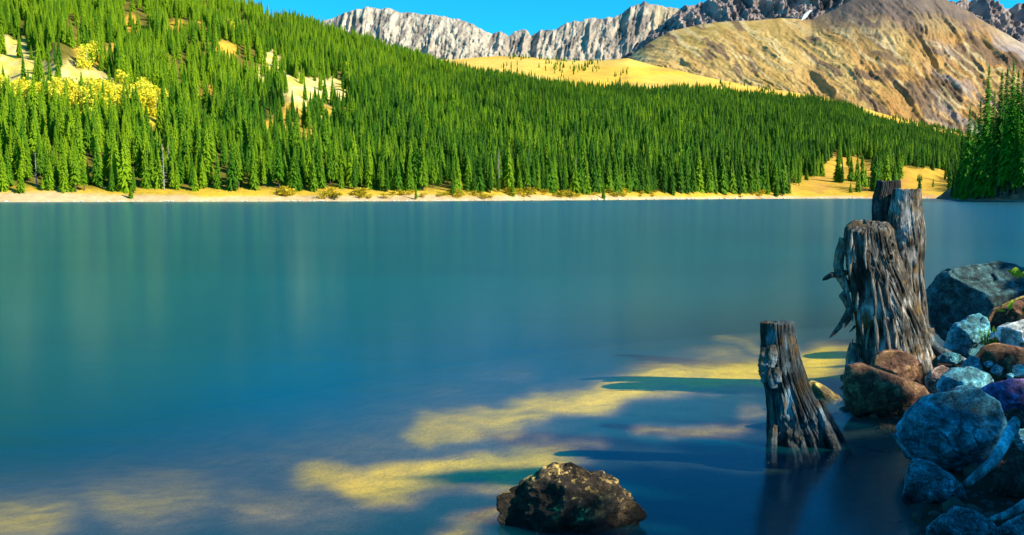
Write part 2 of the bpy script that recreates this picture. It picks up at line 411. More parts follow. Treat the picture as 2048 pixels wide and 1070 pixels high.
m.l(bumpn.outputs[0], gl.inputs['Normal'])
fr = m.n('ShaderNodeFresnel'); fr.inputs[0].default_value = 1.33
mx2 = m.n('ShaderNodeMixShader'); gb = m.n('ShaderNodeNewGeometry').outputs['Backfacing']
inv = m.math('SUBTRACT', 1.0, gb)                     # from below the surface, refracted light passes: no total reflection here
m.l(m.math('ADD', m.math('MULTIPLY', m.math('MULTIPLY', fr.outputs[0], 0.74), inv), m.math('MULTIPLY', gb, 0.06)), mx2.inputs[0]); m.l(mx1.outputs[0], mx2.inputs[1]); m.l(gl.outputs[0], mx2.inputs[2])
m.l(mx2.outputs[0], m.t.nodes['Material Output'].inputs[0])
water = link('lake_water', me, m.m); tag(water, kind='structure')

# ------------------------------------------------------------------ terrain sheets (each a real slope at its real distance)
def interp(pts, x): p = np.array(pts, float); return np.interp(x, p[:, 0], p[:, 1])

HILL_TOP = [(-900, -420), (-300, -260), (0, -150), (300, -55), (440, -4), (470, 14), (560, 42), (640, 58), (700, 77), (800, 105), (900, 133), (1000, 156), (1100, 171), (1200, 181), (1300, 187),
            (1350, 181), (1400, 184), (1500, 195), (1600, 205), (1700, 224), (1750, 241), (1830, 263), (1900, 284), (1960, 300), (2100, 330)]
HILL_SHORE = [(-900, 405.5), (0, 404), (500, 403), (900, 402), (1200, 400), (1450, 398), (1600, 397.2), (2100, 396.6)]
HILL_YR = [(-900, 900), (0, 850), (500, 820), (900, 1000), (1300, 1250), (1900, 1500), (2100, 1600)]
def hill(u, t):
    Ys = wY(interp(HILL_SHORE, u)); Yr = interp(HILL_YR, u); py = interp(HILL_TOP, u)
    zr = P(u, py, Yr)[..., 2]
    tt = np.clip(t, 0, None)
    Y = Ys + (Yr - Ys) * t
    run = (Yr - Ys) * tt
    beach = 2.4 * (1 - np.exp(-run / 14.0))
    s = np.where(tt < 1, tt ** 1.08, 1 - (tt - 1) * 1.5)
    z = beach + (zr - 2.4) * s
    z = z + sstep(0.03, 0.25, tt) * (1 - sstep(.8, 1., tt) * 0.6) * fbm(u / 150.0, tt * 5, 0, 4, 21) * 13
    z = np.where(t < 0, t * 60, z)
    x = (u - CX) / FPX * Y * (1 / 1.0)
    # column of fixed azimuth: use the picture column at mid height
    q = P(u, 250.0, Y)
    return np.stack([q[..., 0], Y, z], -1)

def sheet(name, u, t, fn, albfn, mat):
    U, T = np.meshgrid(u, t, indexing='ij')
    V = fn(U, T)
    me = mesh_np(name, V, grid_faces(len(u), len(t)))
    px, py = proj(V)
    A = albfn(U, T, V, px, py)
    attr(me, 'alb', A.reshape(-1, 3))
    o = link(name, me, mat); tag(o, kind='structure')
    return o, V, px, py

def ell(px, py, lst):
    """soft mask of ellipses (cx, cy, rx, ry) in picture rows and columns of this hillside"""
    m_ = np.zeros(np.shape(px))
    wx = px + 24 * fbm(px / 26, py / 18, 1, 4, 31); wy = py + 16 * fbm(px / 26, py / 18, 7, 4, 32)
    for cx, cy, rx, ry in lst:
        d = np.hypot((wx - cx) / rx, (wy - cy) / ry); m_ = np.maximum(m_, 1 - sstep(0.55, 1.15, d))
    return m_
SCREE = [(60, 168, 140, 62), (150, 180, 100, 52), (20, 140, 55, 50), (300, 205, 36, 32), (545, 140, 40, 44), (640, 188, 76, 34), (590, 172, 44, 26), (670, 196, 40, 22), (220, 200, 80, 26), (20, 96, 30, 26)]
ASPZ = [(150, 228, 180, 22), (290, 218, 40, 30)]
GOLDP = [(560, 255, 60, 26), (650, 275, 60, 22), (440, 102, 30, 20), (350, 65, 24, 28), (265, 50, 16, 32), (320, 305, 24, 18), (1272, 368, 12, 22), (680, 230, 40, 18), (170, 100, 22, 30), (600, 222, 50, 20), (420, 185, 24, 20), (500, 190, 18, 18), (230, 110, 30, 34), (400, 60, 14, 20), (610, 300, 22, 12)]
KNOLL = [(1690, 346, 90, 40), (1855, 364, 80, 36), (1630, 378, 75, 28), (1668, 342, 44, 26), (1620, 380, 55, 20), (1700, 372, 60, 24), (1740, 345, 40, 22), (1560, 394, 50, 7), (1790, 385, 70, 16), (1815, 352, 26, 22), (1860, 368, 50, 24), (1880, 390, 60, 14), (1700, 395, 160, 6)]
def hill_alb(U, T, V, px, py):
    gold = np.array([0.46, 0.28, 0.035]); scr = np.array([0.62, 0.50, 0.22]); soil = np.array([0.12, 0.105, 0.016]); beach = np.array([0.50, 0.36, 0.20])
    a_ = np.broadcast_to(soil, V.shape).copy()
    g = np.maximum(ell(px, py, GOLDP), ell(px, py, KNOLL))[..., None]; a_ = a_ * (1 - g) + gold * g
    s = ell(px, py, SCREE)[..., None]; a_ = a_ * (1 - s) + scr * s
    az = ell(px, py, [(150, 214, 200, 40), (300, 210, 60, 40)])[..., None] * 0.8; a_ = a_ * (1 - az) + np.array([0.48, 0.42, 0.03]) * az
    gg = (s[..., 0] * sstep(-0.1, 0.25, fbm(px / 30, py / 8, 2, 4, 46)))[..., None] * 0.75; a_ = a_ * (1 - gg) + np.array([0.5, 0.44, 0.04]) * gg
    near = 1 - sstep(3.0, 5.0, V[..., 2])
    n = fbm(px / 60, V[..., 2] * 0.8, 3, 3, 44)
    goldgrass = np.array([0.46, 0.31, 0.03])
    bb = goldgrass * 1.0
    lo = (1 - sstep(0.9, 2.2, V[..., 2] + 0.9 * n - sstep(300, 700, 700 - px) * 1.2))[..., None]
    ng = near[..., None]
    a_ = a_ * (1 - ng) + (beach * lo + bb * (1 - lo)) * ng
    # rusty soil on the knoll
    r = (ell(px, py, KNOLL) * sstep(0.05, 0.4, fbm(px / 40, py / 12, 5, 3, 45)))[..., None]
    a_ = a_ * (1 - 0.6 * r) + np.array([0.42, 0.20, 0.06]) * 0.6 * r
    return a_
hu = np.linspace(-900, 2100, 560); ht = np.concatenate([[-0.06, -0.01, 0], np.geomspace(0.001, 0.05, 16)[:-1], np.linspace(0.05, 1, 130), [1.03, 1.1, 1.25]])
hillside, HV, Hpx, Hpy = sheet('hillside', hu, ht, hill, hill_alb, terrain_mat('hill_ground', 0.06, 1.2, 0.35))

# golden meadow behind the wooded hill
MEAD_TOP = [(700, 112), (860, 118), (905, 118), (960, 113), (1000, 111), (1050, 115), (1130, 122), (1200, 122), (1255, 117), (1300, 130), (1400, 152), (1500, 172), (1600, 186), (1700, 208), (1800, 236), (1930, 268), (2100, 290)]
def meadow(u, t):
    top = interp(MEAD_TOP, u); Y = 1500 + 900 * t + 0 * u
    zb = P(u, interp(HILL_TOP, u) + 45, 1500.0)[..., 2]; zt = P(u, top, 2400.0)[..., 2]
    z = np.where(t <= 1, zb + (zt - zb) * (np.clip(t, 0, 1) ** 0.8), zt - (t - 1) * 260)
    z = z + 9 * fbm(u / 120, t * 3, 0, 4, 51) * sstep(0, 0.3, t) * (1 - 0.7 * sstep(0.8, 1, t))
    q = P(u, 180.0, Y); return np.stack([q[..., 0], Y, z], -1)
def meadow_alb(U, T, V, px, py):
    y1 = np.array([0.62, 0.41, 0.085]); y2 = np.array([0.56, 0.33, 0.02]); y3 = np.array([0.36, 0.23, 0.06])
    f = sstep(-0.2, 0.4, fbm(px / 170, py / 14, 0, 4, 61))[..., None]
    g = sstep(1150, 1420, px)[..., None] * 0.6
    a_ = y1 * (1 - f * 0.5 - g * 0.4).clip(0, 1) + y2 * (f * 0.5 + g * 0.4).clip(0, 1)
    h = sstep(0.1, 0.45, fbm(px / 60, py / 7, 4, 4, 62))[..., None] * 0.55
    return a_ * (1 - h) + y3 * h
meadow_o, MV, Mpx, Mpy = sheet('golden_meadow', np.linspace(700, 2150, 330), np.concatenate([np.linspace(0, 1, 60), [1.1, 1.4]]), meadow, meadow_alb, terrain_mat('meadow_grass', 0.03, 3, 0.22))

# tan mountain
TAN_TOP = [(1180, 150), (1255, 118), (1290, 90), (1340, 62), (1400, 49), (1450, 43), (1500, 41), (1560, 36), (1620, 40), (1660, 22), (1700, 0), (1760, -26), (1820, -24), (1880, -4), (1930, 20), (1985, 55), (2048, 88), (2200, 170), (2600, 330), (3000, 360)]
def ridge_sheet(top, ytop, ybase, base_row, amp, ucell, skew, rough, seed, pinn=0.0, pcell=18.0, edge=1.0):
    def fn(u, t):
        tc = np.clip(t, 0, 1)
        tp_ = interp(top, u)
        if pinn: tp_ = tp_ - pinn * np.maximum(0, fbm(u / pcell, 0.5, 0, 3, seed + 9, True) ) * interp(pinn_w, u) if False else tp_ - pinn * fbm(u / pcell, 0.5, 0, 3, seed + 9)
        Y = ybase + (ytop - ybase) * t
        zt = P(u, tp_, ytop)[..., 2]; zb = P(u, interp(base_row, u), ybase)[..., 2]
        s = np.where(t <= 1, tc ** 1.15, 1)
        z = zb + (zt - zb) * s
        us = u + skew * (1 - tc) * 60
        if abs(skew) > 3:
            us = us + 22 * fbm(u / 70, tc * 5, 3, 3, seed + 6) ; 
            g = 0.9 * fbm(us / ucell, tc * 2.4, 0, 5, seed, True, 0.6) + 0.25 * fbm(us / (ucell * 1.6), tc * 12, 5, 4, seed + 8, False, 0.6)
            g = g * (0.55 + 0.9 * sstep(-0.2, 0.4, fbm(u / 120, tc * 3, 9, 3, seed + 12) + 0.5 * sstep(1650, 1950, u)))
        else:
            g = fbm(us / ucell, tc * 2.2, 0, 5, seed, True, 0.55)
        env = sstep(0, 0.15, tc) * (1 - 0.82 * sstep(0.75, 1.0, tc) * edge)
        Y2 = Y - amp * g * env + amp * rough * fbm(u / 9, tc * 26, 0, 3, seed + 3) * env
        z = z + amp * 0.35 * g * env + amp * rough * 0.5 * fbm(u / 7, tc * 30, 0, 3, seed + 4) * env
        z = np.where(t > 1, zt - (t - 1) * abs(ytop) * 0.5, z)
        q = P(u, 120.0, Y2); xx = (u - CX) / FPX * Y / math.cos(PITCH)
        return np.stack([P(u, 120.0, Y)[..., 0], Y2, z], -1)
    return fn
def tan_alb(U, T, V, px, py):
    c1 = np.array([0.34, 0.215, 0.07]); c2 = np.array([0.42, 0.29, 0.11]); rust = np.array([0.31, 0.165, 0.055]); dk = np.array([0.12, 0.08, 0.055]); olive = np.array([0.27, 0.20, 0.055]); pale = np.array([0.46, 0.37, 0.20])
    # coordinates that run down the fall line: gullies slant down to the right
    wpx = px + 26 * fbm(px / 60, py / 60, 0, 3, 170); wpy = py + 20 * fbm(px / 60, py / 60, 5, 3, 171)
    q = wpx * -0.6 + wpy * 0.8; r = (wpx * 0.8 + wpy * 0.6) * 1.35
    f = sstep(-0.35, 0.35, fbm(r / 200, q / 26, 0, 5, 71))[..., None]
    a_ = c1 * (1 - f) + c2 * f
    o_ = (sstep(0.0, 0.4, fbm(r / 120, q / 45, 2, 4, 72)) * (1 - sstep(1450, 1700, px)))[..., None] * 0.7; a_ = a_ * (1 - o_) + olive * o_
    ru = (sstep(-0.15, 0.3, fbm(r / 240, q / 50, 5, 4, 73)) * sstep(1500, 1800, px))[..., None] * 0.8; a_ = a_ * (1 - ru) + rust * ru
    d = sstep(0.18, 0.34, fbm(r / 95, q / 20, 9, 5, 74) + 0.18 * sstep(1600, 1950, px) + 0.1 * sstep(90, 0, py) - 0.18 * sstep(170, 260, py) - 0.1 * (px < 1560))[..., None] * 0.85
    a_ = a_ * (1 - d) + dk * d
    p = sstep(0.28, 0.42, fbm(r / 110, q / 9, 13, 4, 75))[..., None] * 0.6; a_ = a_ * (1 - p) + pale * p
    top = sstep(95, 12, py + 18 * fbm(px / 30, py / 10, 1, 3, 76) - 0.0 * px)[..., None] * sstep(1560, 1660, px)[..., None] * 0.9
    a_ = a_ * (1 - top) + np.array([0.115, 0.09, 0.085]) * top
    scree = (sstep(40, 100, py) * sstep(0.1, 0.35, fbm(r / 190, q / 16, 21, 4, 77)) * sstep(1820, 1950, px))[..., None] * 0.7
    return a_ * (1 - scree) + np.array([0.30, 0.25, 0.25]) * scree
TB = [(1180, 190), (1300, 190), (1500, 230), (1700, 260), (1930, 300), (3000, 380)]
sheet('tan_mountain', np.concatenate([np.linspace(1180, 2120, 620), np.linspace(2130, 3000, 60)]), np.concatenate([np.linspace(0, 1, 210), [1.05, 1.2]]),
      ridge_sheet(TAN_TOP, 3300.0, 2250.0, TB, 20, 30, -4.2, 0.22, 80, 1.0, 30.0), tan_alb, terrain_mat('tan_slope', 0.016, 6, 0.34))

# dark upper peak behind it
PEAK_TOP = [(1240, 120), (1300, 70), (1345, 32), (1362, 18), (1385, 8), (1420, -2), (1500, -24), (1600, -50), (1700, -60), (1850, -30), (1885, 0), (1905, 10), (1920, 0), (1960, -4), (1985, 6), (2010, 12), (2048, 13), (2150, 40), (2400, 90), (2900, 200)]
def rockc(c1, c2, c3, seed, rowmix=None):
    def fn(U, T, V, px, py):
        f = sstep(-0.3, 0.3, fbm(px / 26, py / 22, 0, 5, seed))[..., None]
        a_ = np.array(c1) * (1 - f) + np.array(c2) * f
        d = sstep(0.12, 0.4, fbm((px + py * 0.5) / 16, py / 26, 3, 4, seed + 1))[..., None] * 0.75
        return a_ * (1 - d) + np.array(c3) * d
    return fn
sheet('dark_peak', np.concatenate([np.linspace(1230, 2120, 560), np.linspace(2130, 2900, 50)]), np.concatenate([np.linspace(0, 1, 130), [1.05, 1.2]]),
      ridge_sheet(PEAK_TOP, 4100.0, 3500.0, [(1200, 150), (1700, 120), (2100, 190), (2900, 300)], 75, 34, -1.0, 0.35, 90, 6.0, 14.0, 0.5), rockc((0.20, 0.16, 0.16), (0.30, 0.24, 0.22), (0.08, 0.065, 0.075), 95), terrain_mat('dark_rock', 0.014, 11, 0.5))

# pale grey range on the left
GREY_TOP = [(420, 150), (560, 84), (645, 46), (700, 24), (738, 15), (800, 22), (860, 30), (900, 38), (935, 46), (965, 62), (985, 66), (1000, 62), (1018, 76), (1032, 62), (1046, 58), (1062, 70), (1085, 60), (1110, 62), (1135, 46), (1160, 42), (1178, 36),
            (1205, 38), (1225, 38), (1250, 22), (1270, 11), (1288, 6), (1320, 12), (1355, 18), (1400, 40), (1500, 90)]
def grey_alb(U, T, V, px, py):
    pale = np.array([0.42, 0.37, 0.30]); mid = np.array([0.31, 0.265, 0.22]); dk = np.array([0.15, 0.13, 0.12]); cream = np.array([0.40, 0.32, 0.2])
    right = sstep(960, 1060, px)
    f = sstep(-0.25, 0.35, fbm((px - py * 0.3) / 13, py / 40, 0, 5, 101) + 0.28 * right - 0.1)[..., None]
    a_ = pale * (1 - f) + mid * f
    d = sstep(0.05, 0.35, fbm((px + py * 0.6) / 11, py / 22, 3, 5, 102) + 0.16 * right - 0.22 * sstep(85, 115, py) )[..., None] * 0.85
    a_ = a_ * (1 - d) + dk * d
    c = (sstep(1290, 1320, px) * sstep(1375, 1350, px))[..., None] * 0.75
    return a_ * (1 - c) + cream * c
def grey_fn(base):
    def fn(u, t):
        V = base(u, t)
        return V
    return fn
sheet('grey_mountain', np.linspace(420, 1500, 760), np.concatenate([np.linspace(0, 1, 150), [1.05, 1.2]]),
      ridge_sheet(GREY_TOP, 4600.0, 4000.0, [(420, 200), (1500, 200)], 40, 26, 0.5, 0.30, 110, 3.0, 9.0, 0.55), grey_alb, terrain_mat('grey_rock', 0.012, 10, 0.4))

# snow gully on the dark peak
sn = [(1622, 20), (1616, 26), (1612, 33), (1608, 38)]
V = []; 
for (x_, y_), w_ in zip(sn, (3.0, 3.4, 2.8, 1.5)):
    for dx in (-w_, w_):
        V.append(P(x_ + dx, y_, 3290.0 - 60 if False else 3235.0))
V = np.array(V); F = np.array([(0, 1, 3, 2), (2, 3, 5, 4), (4, 5, 7, 6)])
Vb = V + np.array([0, 25.0, 0])
Vall = np.concatenate([V, Vb]); Fall = np.concatenate([F, F[:, ::-1] + 8])
snow = link('snow_patch', mesh_np('snow_patch', Vall, Fall), flat_mat('snow', (0.7, 0.72, 0.75), (0.85, 0.86, 0.88), 0.1)); tag(snow, kind='structure')

# right bank
def rbank(u, t):
    Ys = wY(interp([(1850, 398.0), (1888, 399.2), (1930, 401.5), (2048, 404.5), (2300, 407), (2900, 412)], u))
    Y = Ys + t * 150
    k = sstep(1880, 2060, u)
    z = np.where(t < 0, t * 40, (1 - np.exp(-np.clip(t, 0, None) * 9)) * (1.2 + 7.0 * k) + np.clip(t, 0, None) * (4 + 26 * k))
    z = z * sstep(1862, 1900, u) + (1 - sstep(1862, 1900, u)) * np.where(t < 0, t * 40, -1.5)
    z = z + 0.8 * fbm(u / 14, t * 14, 0, 4, 131) * sstep(0, 0.05, t)
    q = P(u, 380.0, Y); return np.stack([q[..., 0], Y, z], -1)
def rbank_alb(U, T, V, px, py):
    f = sstep(-0.2, 0.3, fbm(px / 14, py / 5, 0, 4, 141))[..., None]
    return np.array([0.15, 0.085, 0.055]) * (1 - f) + np.array([0.30, 0.17, 0.10]) * f
sheet('right_bank', np.linspace(1850, 2900, 200), np.concatenate([[-0.1, -0.01, 0], np.geomspace(0.002, 1, 50)]), rbank, rbank_alb, terrain_mat('right_bank_soil', 0.25, 0.3, 0.4))

# ------------------------------------------------------------------ conifers
def spruce_mesh(name, seed, H, R, whorls, per, detail, bare=0.06, droop=0.35):
    """crown of drooping needle sprays with an uneven outline; detail 0 far, 1 near."""
    r = np.random.default_rng(seed); V = []; F = []
    for i in range(whorls):
        h = bare + (1 - bare) * (i / whorls) ** 0.92
        zc = h * H; L0 = R * (1 - h) ** 0.92 * (0.75 + 0.25 * min(1, h * 5)) + 0.012 * H
        n = max(3, int(per * (0.55 + 0.6 * (1 - h))))
        a0 = r.uniform(0, 6.28)
        for k in range(n):
            an = a0 + 6.283 * k / n + r.normal(0, 0.25)
            L = L0 * r.uniform(0.55, 1.15)
            if r.random() < 0.08: continue
            ca, sa = math.cos(an), math.sin(an)
            dr = droop * L * r.uniform(0.6, 1.5) * (1.2 - 0.9 * h)
            wd = (0.30 if detail else 0.34) * L * r.uniform(0.7, 1.2) + 0.01 * H
            zz = zc + r.normal(0, 0.35) * H / whorls
            def pt(s, side, dz=0.0):
                return (ca * L * s - sa * side, sa * L * s + ca * side, zz + 0.10 * L * math.sin(s * 3.0) - dr * s * s + dz)
            if detail == 0:
                b = len(V)
                V += [pt(0.02, 0, 0.02 * H), pt(0.55, wd * .6, -0.10 * L), pt(1.0, 0, 0), pt(0.5, -wd * .6, -0.10 * L), pt(0.45, 0, 0.03 * H)]
                F += [(b, b + 1, b + 4), (b + 1, b + 2, b + 4), (b + 2, b + 3, b + 4), (b + 3, b, b + 4)]
            else:
                m_ = 5
                for j in range(m_):
                    s0 = 0.12 + 0.82 * j / m_; s1 = s0 + 0.30
                    for sd in (-1, 1):
                        ww = wd * (1.05 - 0.75 * s0) * r.uniform(0.6, 1.2)
                        b = len(V)
                        V += [pt(s0, 0, 0.01), pt(s0 + 0.12, sd * ww, -0.16 * L * r.uniform(.3, 1.3)), pt(min(1.05, s1), sd * ww * 0.35, -0.05 * L)]
                        F += [(b, b + 1, b + 2)]
                b = len(V); V += [pt(0.75, -0.05 * L), pt(0.75, 0.05 * L), pt(1.08, 0, -0.02 * L)]; F += [(b, b + 1, b + 2)]
    b = len(V)                                           # leader
    V += [(0.012 * H, 0, 0.93 * H), (-0.008 * H, 0.01 * H, 0.93 * H), (-0.008 * H, -0.01 * H, 0.93 * H), (0, 0, 1.03 * H)]
    F += [(b, b + 1, b + 3), (b + 1, b + 2, b + 3), (b + 2, b, b + 3)]
    return mesh_np(name, np.array(V), np.array(F), False)
def trunk_mesh(name, H, r0, n=7, sway=0.0, seed=0):
    r = np.random.default_rng(seed); rows = 6; V = []
    for i in range(rows):
        t = i / (rows - 1)
        for k in range(n):
            a_ = 6.283 * k / n; rr = r0 * (1 - 0.93 * t) * (1.0 + (0.35 if i == 0 else 0)) * (1 + 0.1 * r.normal())
            V.append((rr * math.cos(a_) + sway * t * t, rr * math.sin(a_), t * H - (0.6 if i == 0 else 0)))
    idx = np.array([(i * n + k, i * n + (k + 1) % n, (i + 1) * n + (k + 1) % n, (i + 1) * n + k) for i in range(rows - 1) for k in range(n)])
    return mesh_np(name, np.array(V), idx, True)

FARK = []       # far kinds: H = 14 m
for k in range(7):
    R_ = [2.1, 1.75, 2.5, 1.9, 2.3, 1.6, 2.8][k]
    cme = spruce_mesh('spruce_crown', 200 + k, 14, R_ * 1.1, 50, 9, 0, [0.04, 0.12, 0.03, 0.2, 0.06, 0.1, 0.02][k], 0.5)
    cme.materials.append(M['needles'])
    tme = trunk_mesh('spruce_trunk', 13.5, 0.2, 6, 0, k); tme.materials.append(M['bark'])
    FARK.append((cme, tme))
NEARK = []      # right bank kinds: H = 26 m
for k in range(4):
    cme = spruce_mesh('spruce_crown', 300 + k, 26, [3.0, 2.5, 3.4, 2.7][k], 62, 13, 1, [0.06, 0.1, 0.04, 0.16][k], 0.45)
    cme.materials.append(M['needles_bank'])
    tme = trunk_mesh('spruce_trunk', 25, 0.32, 8, 0, k); tme.materials.append(M['bark'])
    NEARK.append((cme, tme))

def place_tree(kind, p, s, rz, label, group, name='spruce_tree', sx=1.0, cat='spruce tree'):
    e_ = empty(name, p, label, cat, group); e_.rotation_euler = (0, 0, rz); e_.scale = (s * sx, s * sx, s)
    link('trunk', kind[1], None, e_); link('crown', kind[0], None, e_)
    return e_

# positions on the hillside: cell areas x density
U2, T2 = np.meshgrid(0.5 * (hu[1:] + hu[:-1]), 0.5 * (ht[1:] + ht[:-1]), indexing='ij')
e1 = HV[1:, :-1] - HV[:-1, :-1]; e2 = HV[:-1, 1:] - HV[:-1, :-1]
area = np.abs(e1[..., 0] * e2[..., 1] - e1[..., 1] * e2[..., 0])
cpx, cpy = 0.5 * (Hpx[1:, :-1] + Hpx[:-1, 1:]), 0.5 * (Hpy[1:, :-1] + Hpy[:-1, 1:])
cz = 0.5 * (HV[1:, :-1, 2] + HV[:-1, 1:, 2])
dens = np.ones_like(cpx) / (9.0 + 6.5 * sstep(300, 700, HV[1:, :-1, 1]))
dens *= sstep(2.15, 3.0, cz - 0.5 * fbm(cpx / 30, 0.0, 0, 3, 151) - 0.25)
dens *= (1 - 0.95 * ell(cpx, cpy, SCREE)) * (1 - 0.93 * ell(cpx, cpy, GOLDP)) * (1 - 0.8 * ell(cpx, cpy, ASPZ)) * (1 - 0.992 * ell(cpx, cpy, KNOLL))
thin = sstep(-0.02, 0.36, fbm(cpx / 45, cpy / 30, 0, 4, 152)) * sstep(760, 500, cpx)
dens *= 1 - 0.9 * thin
dens *= 0.55 + 0.85 * sstep(-0.35, 0.3, fbm(cpx / 16, cpy / 9, 0, 3, 153))
dens[(T2 > 1.02) | (T2 < 0)] = 0
dens *= np.where((cpx < -120), 0.35, 1.0) * np.where(cpx < -600, 0.0, 1.0)
nexp = area * dens
cnt = RNG.poisson(nexp)
ci, cj = np.nonzero(cnt); rep = cnt[ci, cj]; ci = np.repeat(ci, rep); cj = np.repeat(cj, rep)
fu, ft = RNG.random(len(ci)), RNG.random(len(ci))
tu = hu[ci] * (1 - fu) + hu[ci + 1] * fu; tt_ = ht[cj] * (1 - ft) + ht[cj + 1] * ft
TP = hill(tu, tt_)
tpx, tpy = proj(TP)
scl = np.clip(RNG.normal(0.97, 0.21, len(TP)), 0.45, 1.5) * np.where(RNG.random(len(TP)) < 0.08, 0.55, 1) * (0.80 + 0.42 * sstep(900, 1500, tpx))
scl *= 1 - 0.25 * sstep(500, 1000, TP[:, 1])
dist = np.hypot(TP[:, 0], TP[:, 1]); app = scl / dist
inview = (tpx > -15) & (tpx < 2060)
# the front trees can be picked out one by one: they hide what is behind them
score = np.where(inview & (cz[ci, cj] < 9.0), app, 0)
order = np.argsort(-score)
NF = 236
front = order[:NF]; rest = np.ones(len(TP), bool); rest[front] = False
# dead snags among the front trees
snag_me = None
def snag_mesh(seed):
    r = np.random.default_rng(seed); V = []; F = []
    tm = []
    for i in range(5):
        t = i / 4
        for k in range(5): tm.append((0.24 * (1 - .85 * t) * math.cos(k * 1.2566), 0.24 * (1 - .85 * t) * math.sin(k * 1.2566), 12 * t - .5 * (i == 0)))
    F = [(i * 5 + k, i * 5 + (k + 1) % 5, (i + 1) * 5 + (k + 1) % 5, (i + 1) * 5 + k) for i in range(4) for k in range(5)]
    return mesh_np('snag_trunk', np.array(tm), np.array(F))
def snag_branches(seed):
    r = np.random.default_rng(seed); V = []; F = []
    for i in range(46):
        z = r.uniform(2, 11.6); a_ = r.uniform(0, 6.28); L = (1.7 * (1 - z / 14)) * r.uniform(.5, 1.1); b = len(V)
        ca, sa = math.cos(a_), math.sin(a_); dz = -L * r.uniform(0, .5)
        V += [(0, 0, z + .06), (-sa * .05, ca * .05, z - .04), (sa * .05, -ca * .05, z - .04), (ca * L, sa * L, z + dz)]
        F += [(b, b + 1, b + 3), (b + 1, b + 2, b + 3), (b + 2, b, b + 3)]
    return mesh_np('snag_branches', np.array(V), np.array(F), False)
SNAG = []
for k in range(3):
    a1, a2 = snag_mesh(k), snag_branches(k); a1.materials.append(M['snag']); a2.materials.append(M['snag']); SNAG.append((a2, a1))
for j, i in enumerate(front):
    x_ = tpx[i]
    third = 'left' if x_ < 683 else ('middle' if x_ < 1365 else 'right')
    if j % 31 == 5:
        e_ = empty('dead_spruce', TP[i], 'bare grey dead spruce standing among the green front trees above the far beach', 'dead tree', 'dead grey trees in the front row')
        e_.rotation_euler = (0, 0, j); e_.scale = (scl[i],) * 3
        kd = SNAG[j % 3]; link('trunk', kd[1], None, e_); tag(link('branches', kd[0], None, e_), kind='stuff')
        continue
    lab = {'left': 'narrow green front row spruce above the pale beach, left third of far shore',
           'middle': 'narrow green front row spruce above the golden grass, middle of far shore',
           'right': 'tall green spruce in the front row left of the golden knoll on the far shore'}[third]
    place_tree(FARK[j % 7], TP[i], scl[i], j * 1.7, lab, 'front row spruces, %s part of the far shore' % third)

# single trees on the beach and the golden knoll (picture column, row of the foot, height in rows)
LONE = [(42, 386, 58, 'low dark spruce at the foot of the wood, farthest left on the beach'), (85, 381, 26, 'tiny spruce alone on pale sand near the left end of the beach'),
        (262, 396, 26, 'small yellow-green spruce standing alone on sand close to the water, left part of the beach'), (145, 383, 34, 'short spruce at the sand edge between two taller trees, left'),
        (832, 399, 30, 'small spruce standing forward on the golden beach grass near the water, middle'), (905, 391, 40, 'bushy spruce leaning forward from the wood, middle of the golden beach'),
        (1025, 392, 36, 'bushy low spruce on the beach grass, right of the middle'), (1207, 397, 30, 'small dark spruce right at the waterline'),
        (1598, 372, 40, 'dark spruce alone at the left foot of the golden knoll'), (1613, 360, 24, 'small spruce beside the dark one at the left foot of the knoll'), (1676, 364, 56, 'tallest lone spruce in the middle of the golden knoll'),
        (1684, 366, 42, 'spruce leaning against the tallest tree of the golden knoll'), (1697, 336, 44, 'dark spruce on the crest of the golden knoll'), (1702, 362, 48, 'spruce in the dark pair at the centre of the knoll'),
        (1714, 363, 50, 'right spruce of the dark pair at the centre of the knoll'), (1724, 338, 30, 'small spruce on the crest right of the golden knoll'),
        (1701, 385, 20, 'tiny spruce alone low on the golden slope near the water'), (1728, 368, 24, 'small round spruce right of the dark pair'), (1737, 374, 22, 'yellowish little spruce right of the dark pair'),
        (1757, 376, 60, 'leftmost tall spruce of the clump behind the broken trunk'), (1772, 372, 66, 'middle tall spruce of the clump behind the broken trunk'), (1784, 366, 62, 'tall spruce above the top of the broken trunk'),
        (1764, 381, 34, 'low spruce in front of the clump behind the broken trunk'), (1797, 356, 50, 'rightmost spruce of the clump behind the broken trunk'), (1745, 352, 26, 'small spruce on the bare golden strip left of the clump'),
        (1565, 392, 44, 'dark spruce at the right end of the front row near the waterline'), (1577, 388, 30, 'small spruce at the right end of the front row'), (1552, 393, 34, 'low dark spruce right beside the waterline at the end of the wood'),
        (1836, 362, 16, 'tiny spruce on the golden slope right of the broken trunk'), (1843, 363, 15, 'second tiny spruce on the golden slope right of the broken trunk')]
# row of foot -> place on the hillside
def on_hill(px, row):
    ts = np.linspace(0.0005, 1, 1500); V_ = hill(np.full_like(ts, px), ts); qx, qy = proj(V_)
    vis = np.argmin(np.abs(qy - row)); q = V_[vis]
    q = hill(np.array([px + (px - qx[vis])]), np.array([ts[vis]]))[0]; return q
for j, (px_, row, hh, lab) in enumerate(LONE):
    q = on_hill(px_, row); H_ = hh / FPX * q[1]
    place_tree(FARK[(j * 3) % 7], q, H_ / 14.0, j * 2.1, lab, None, sx=1.25)

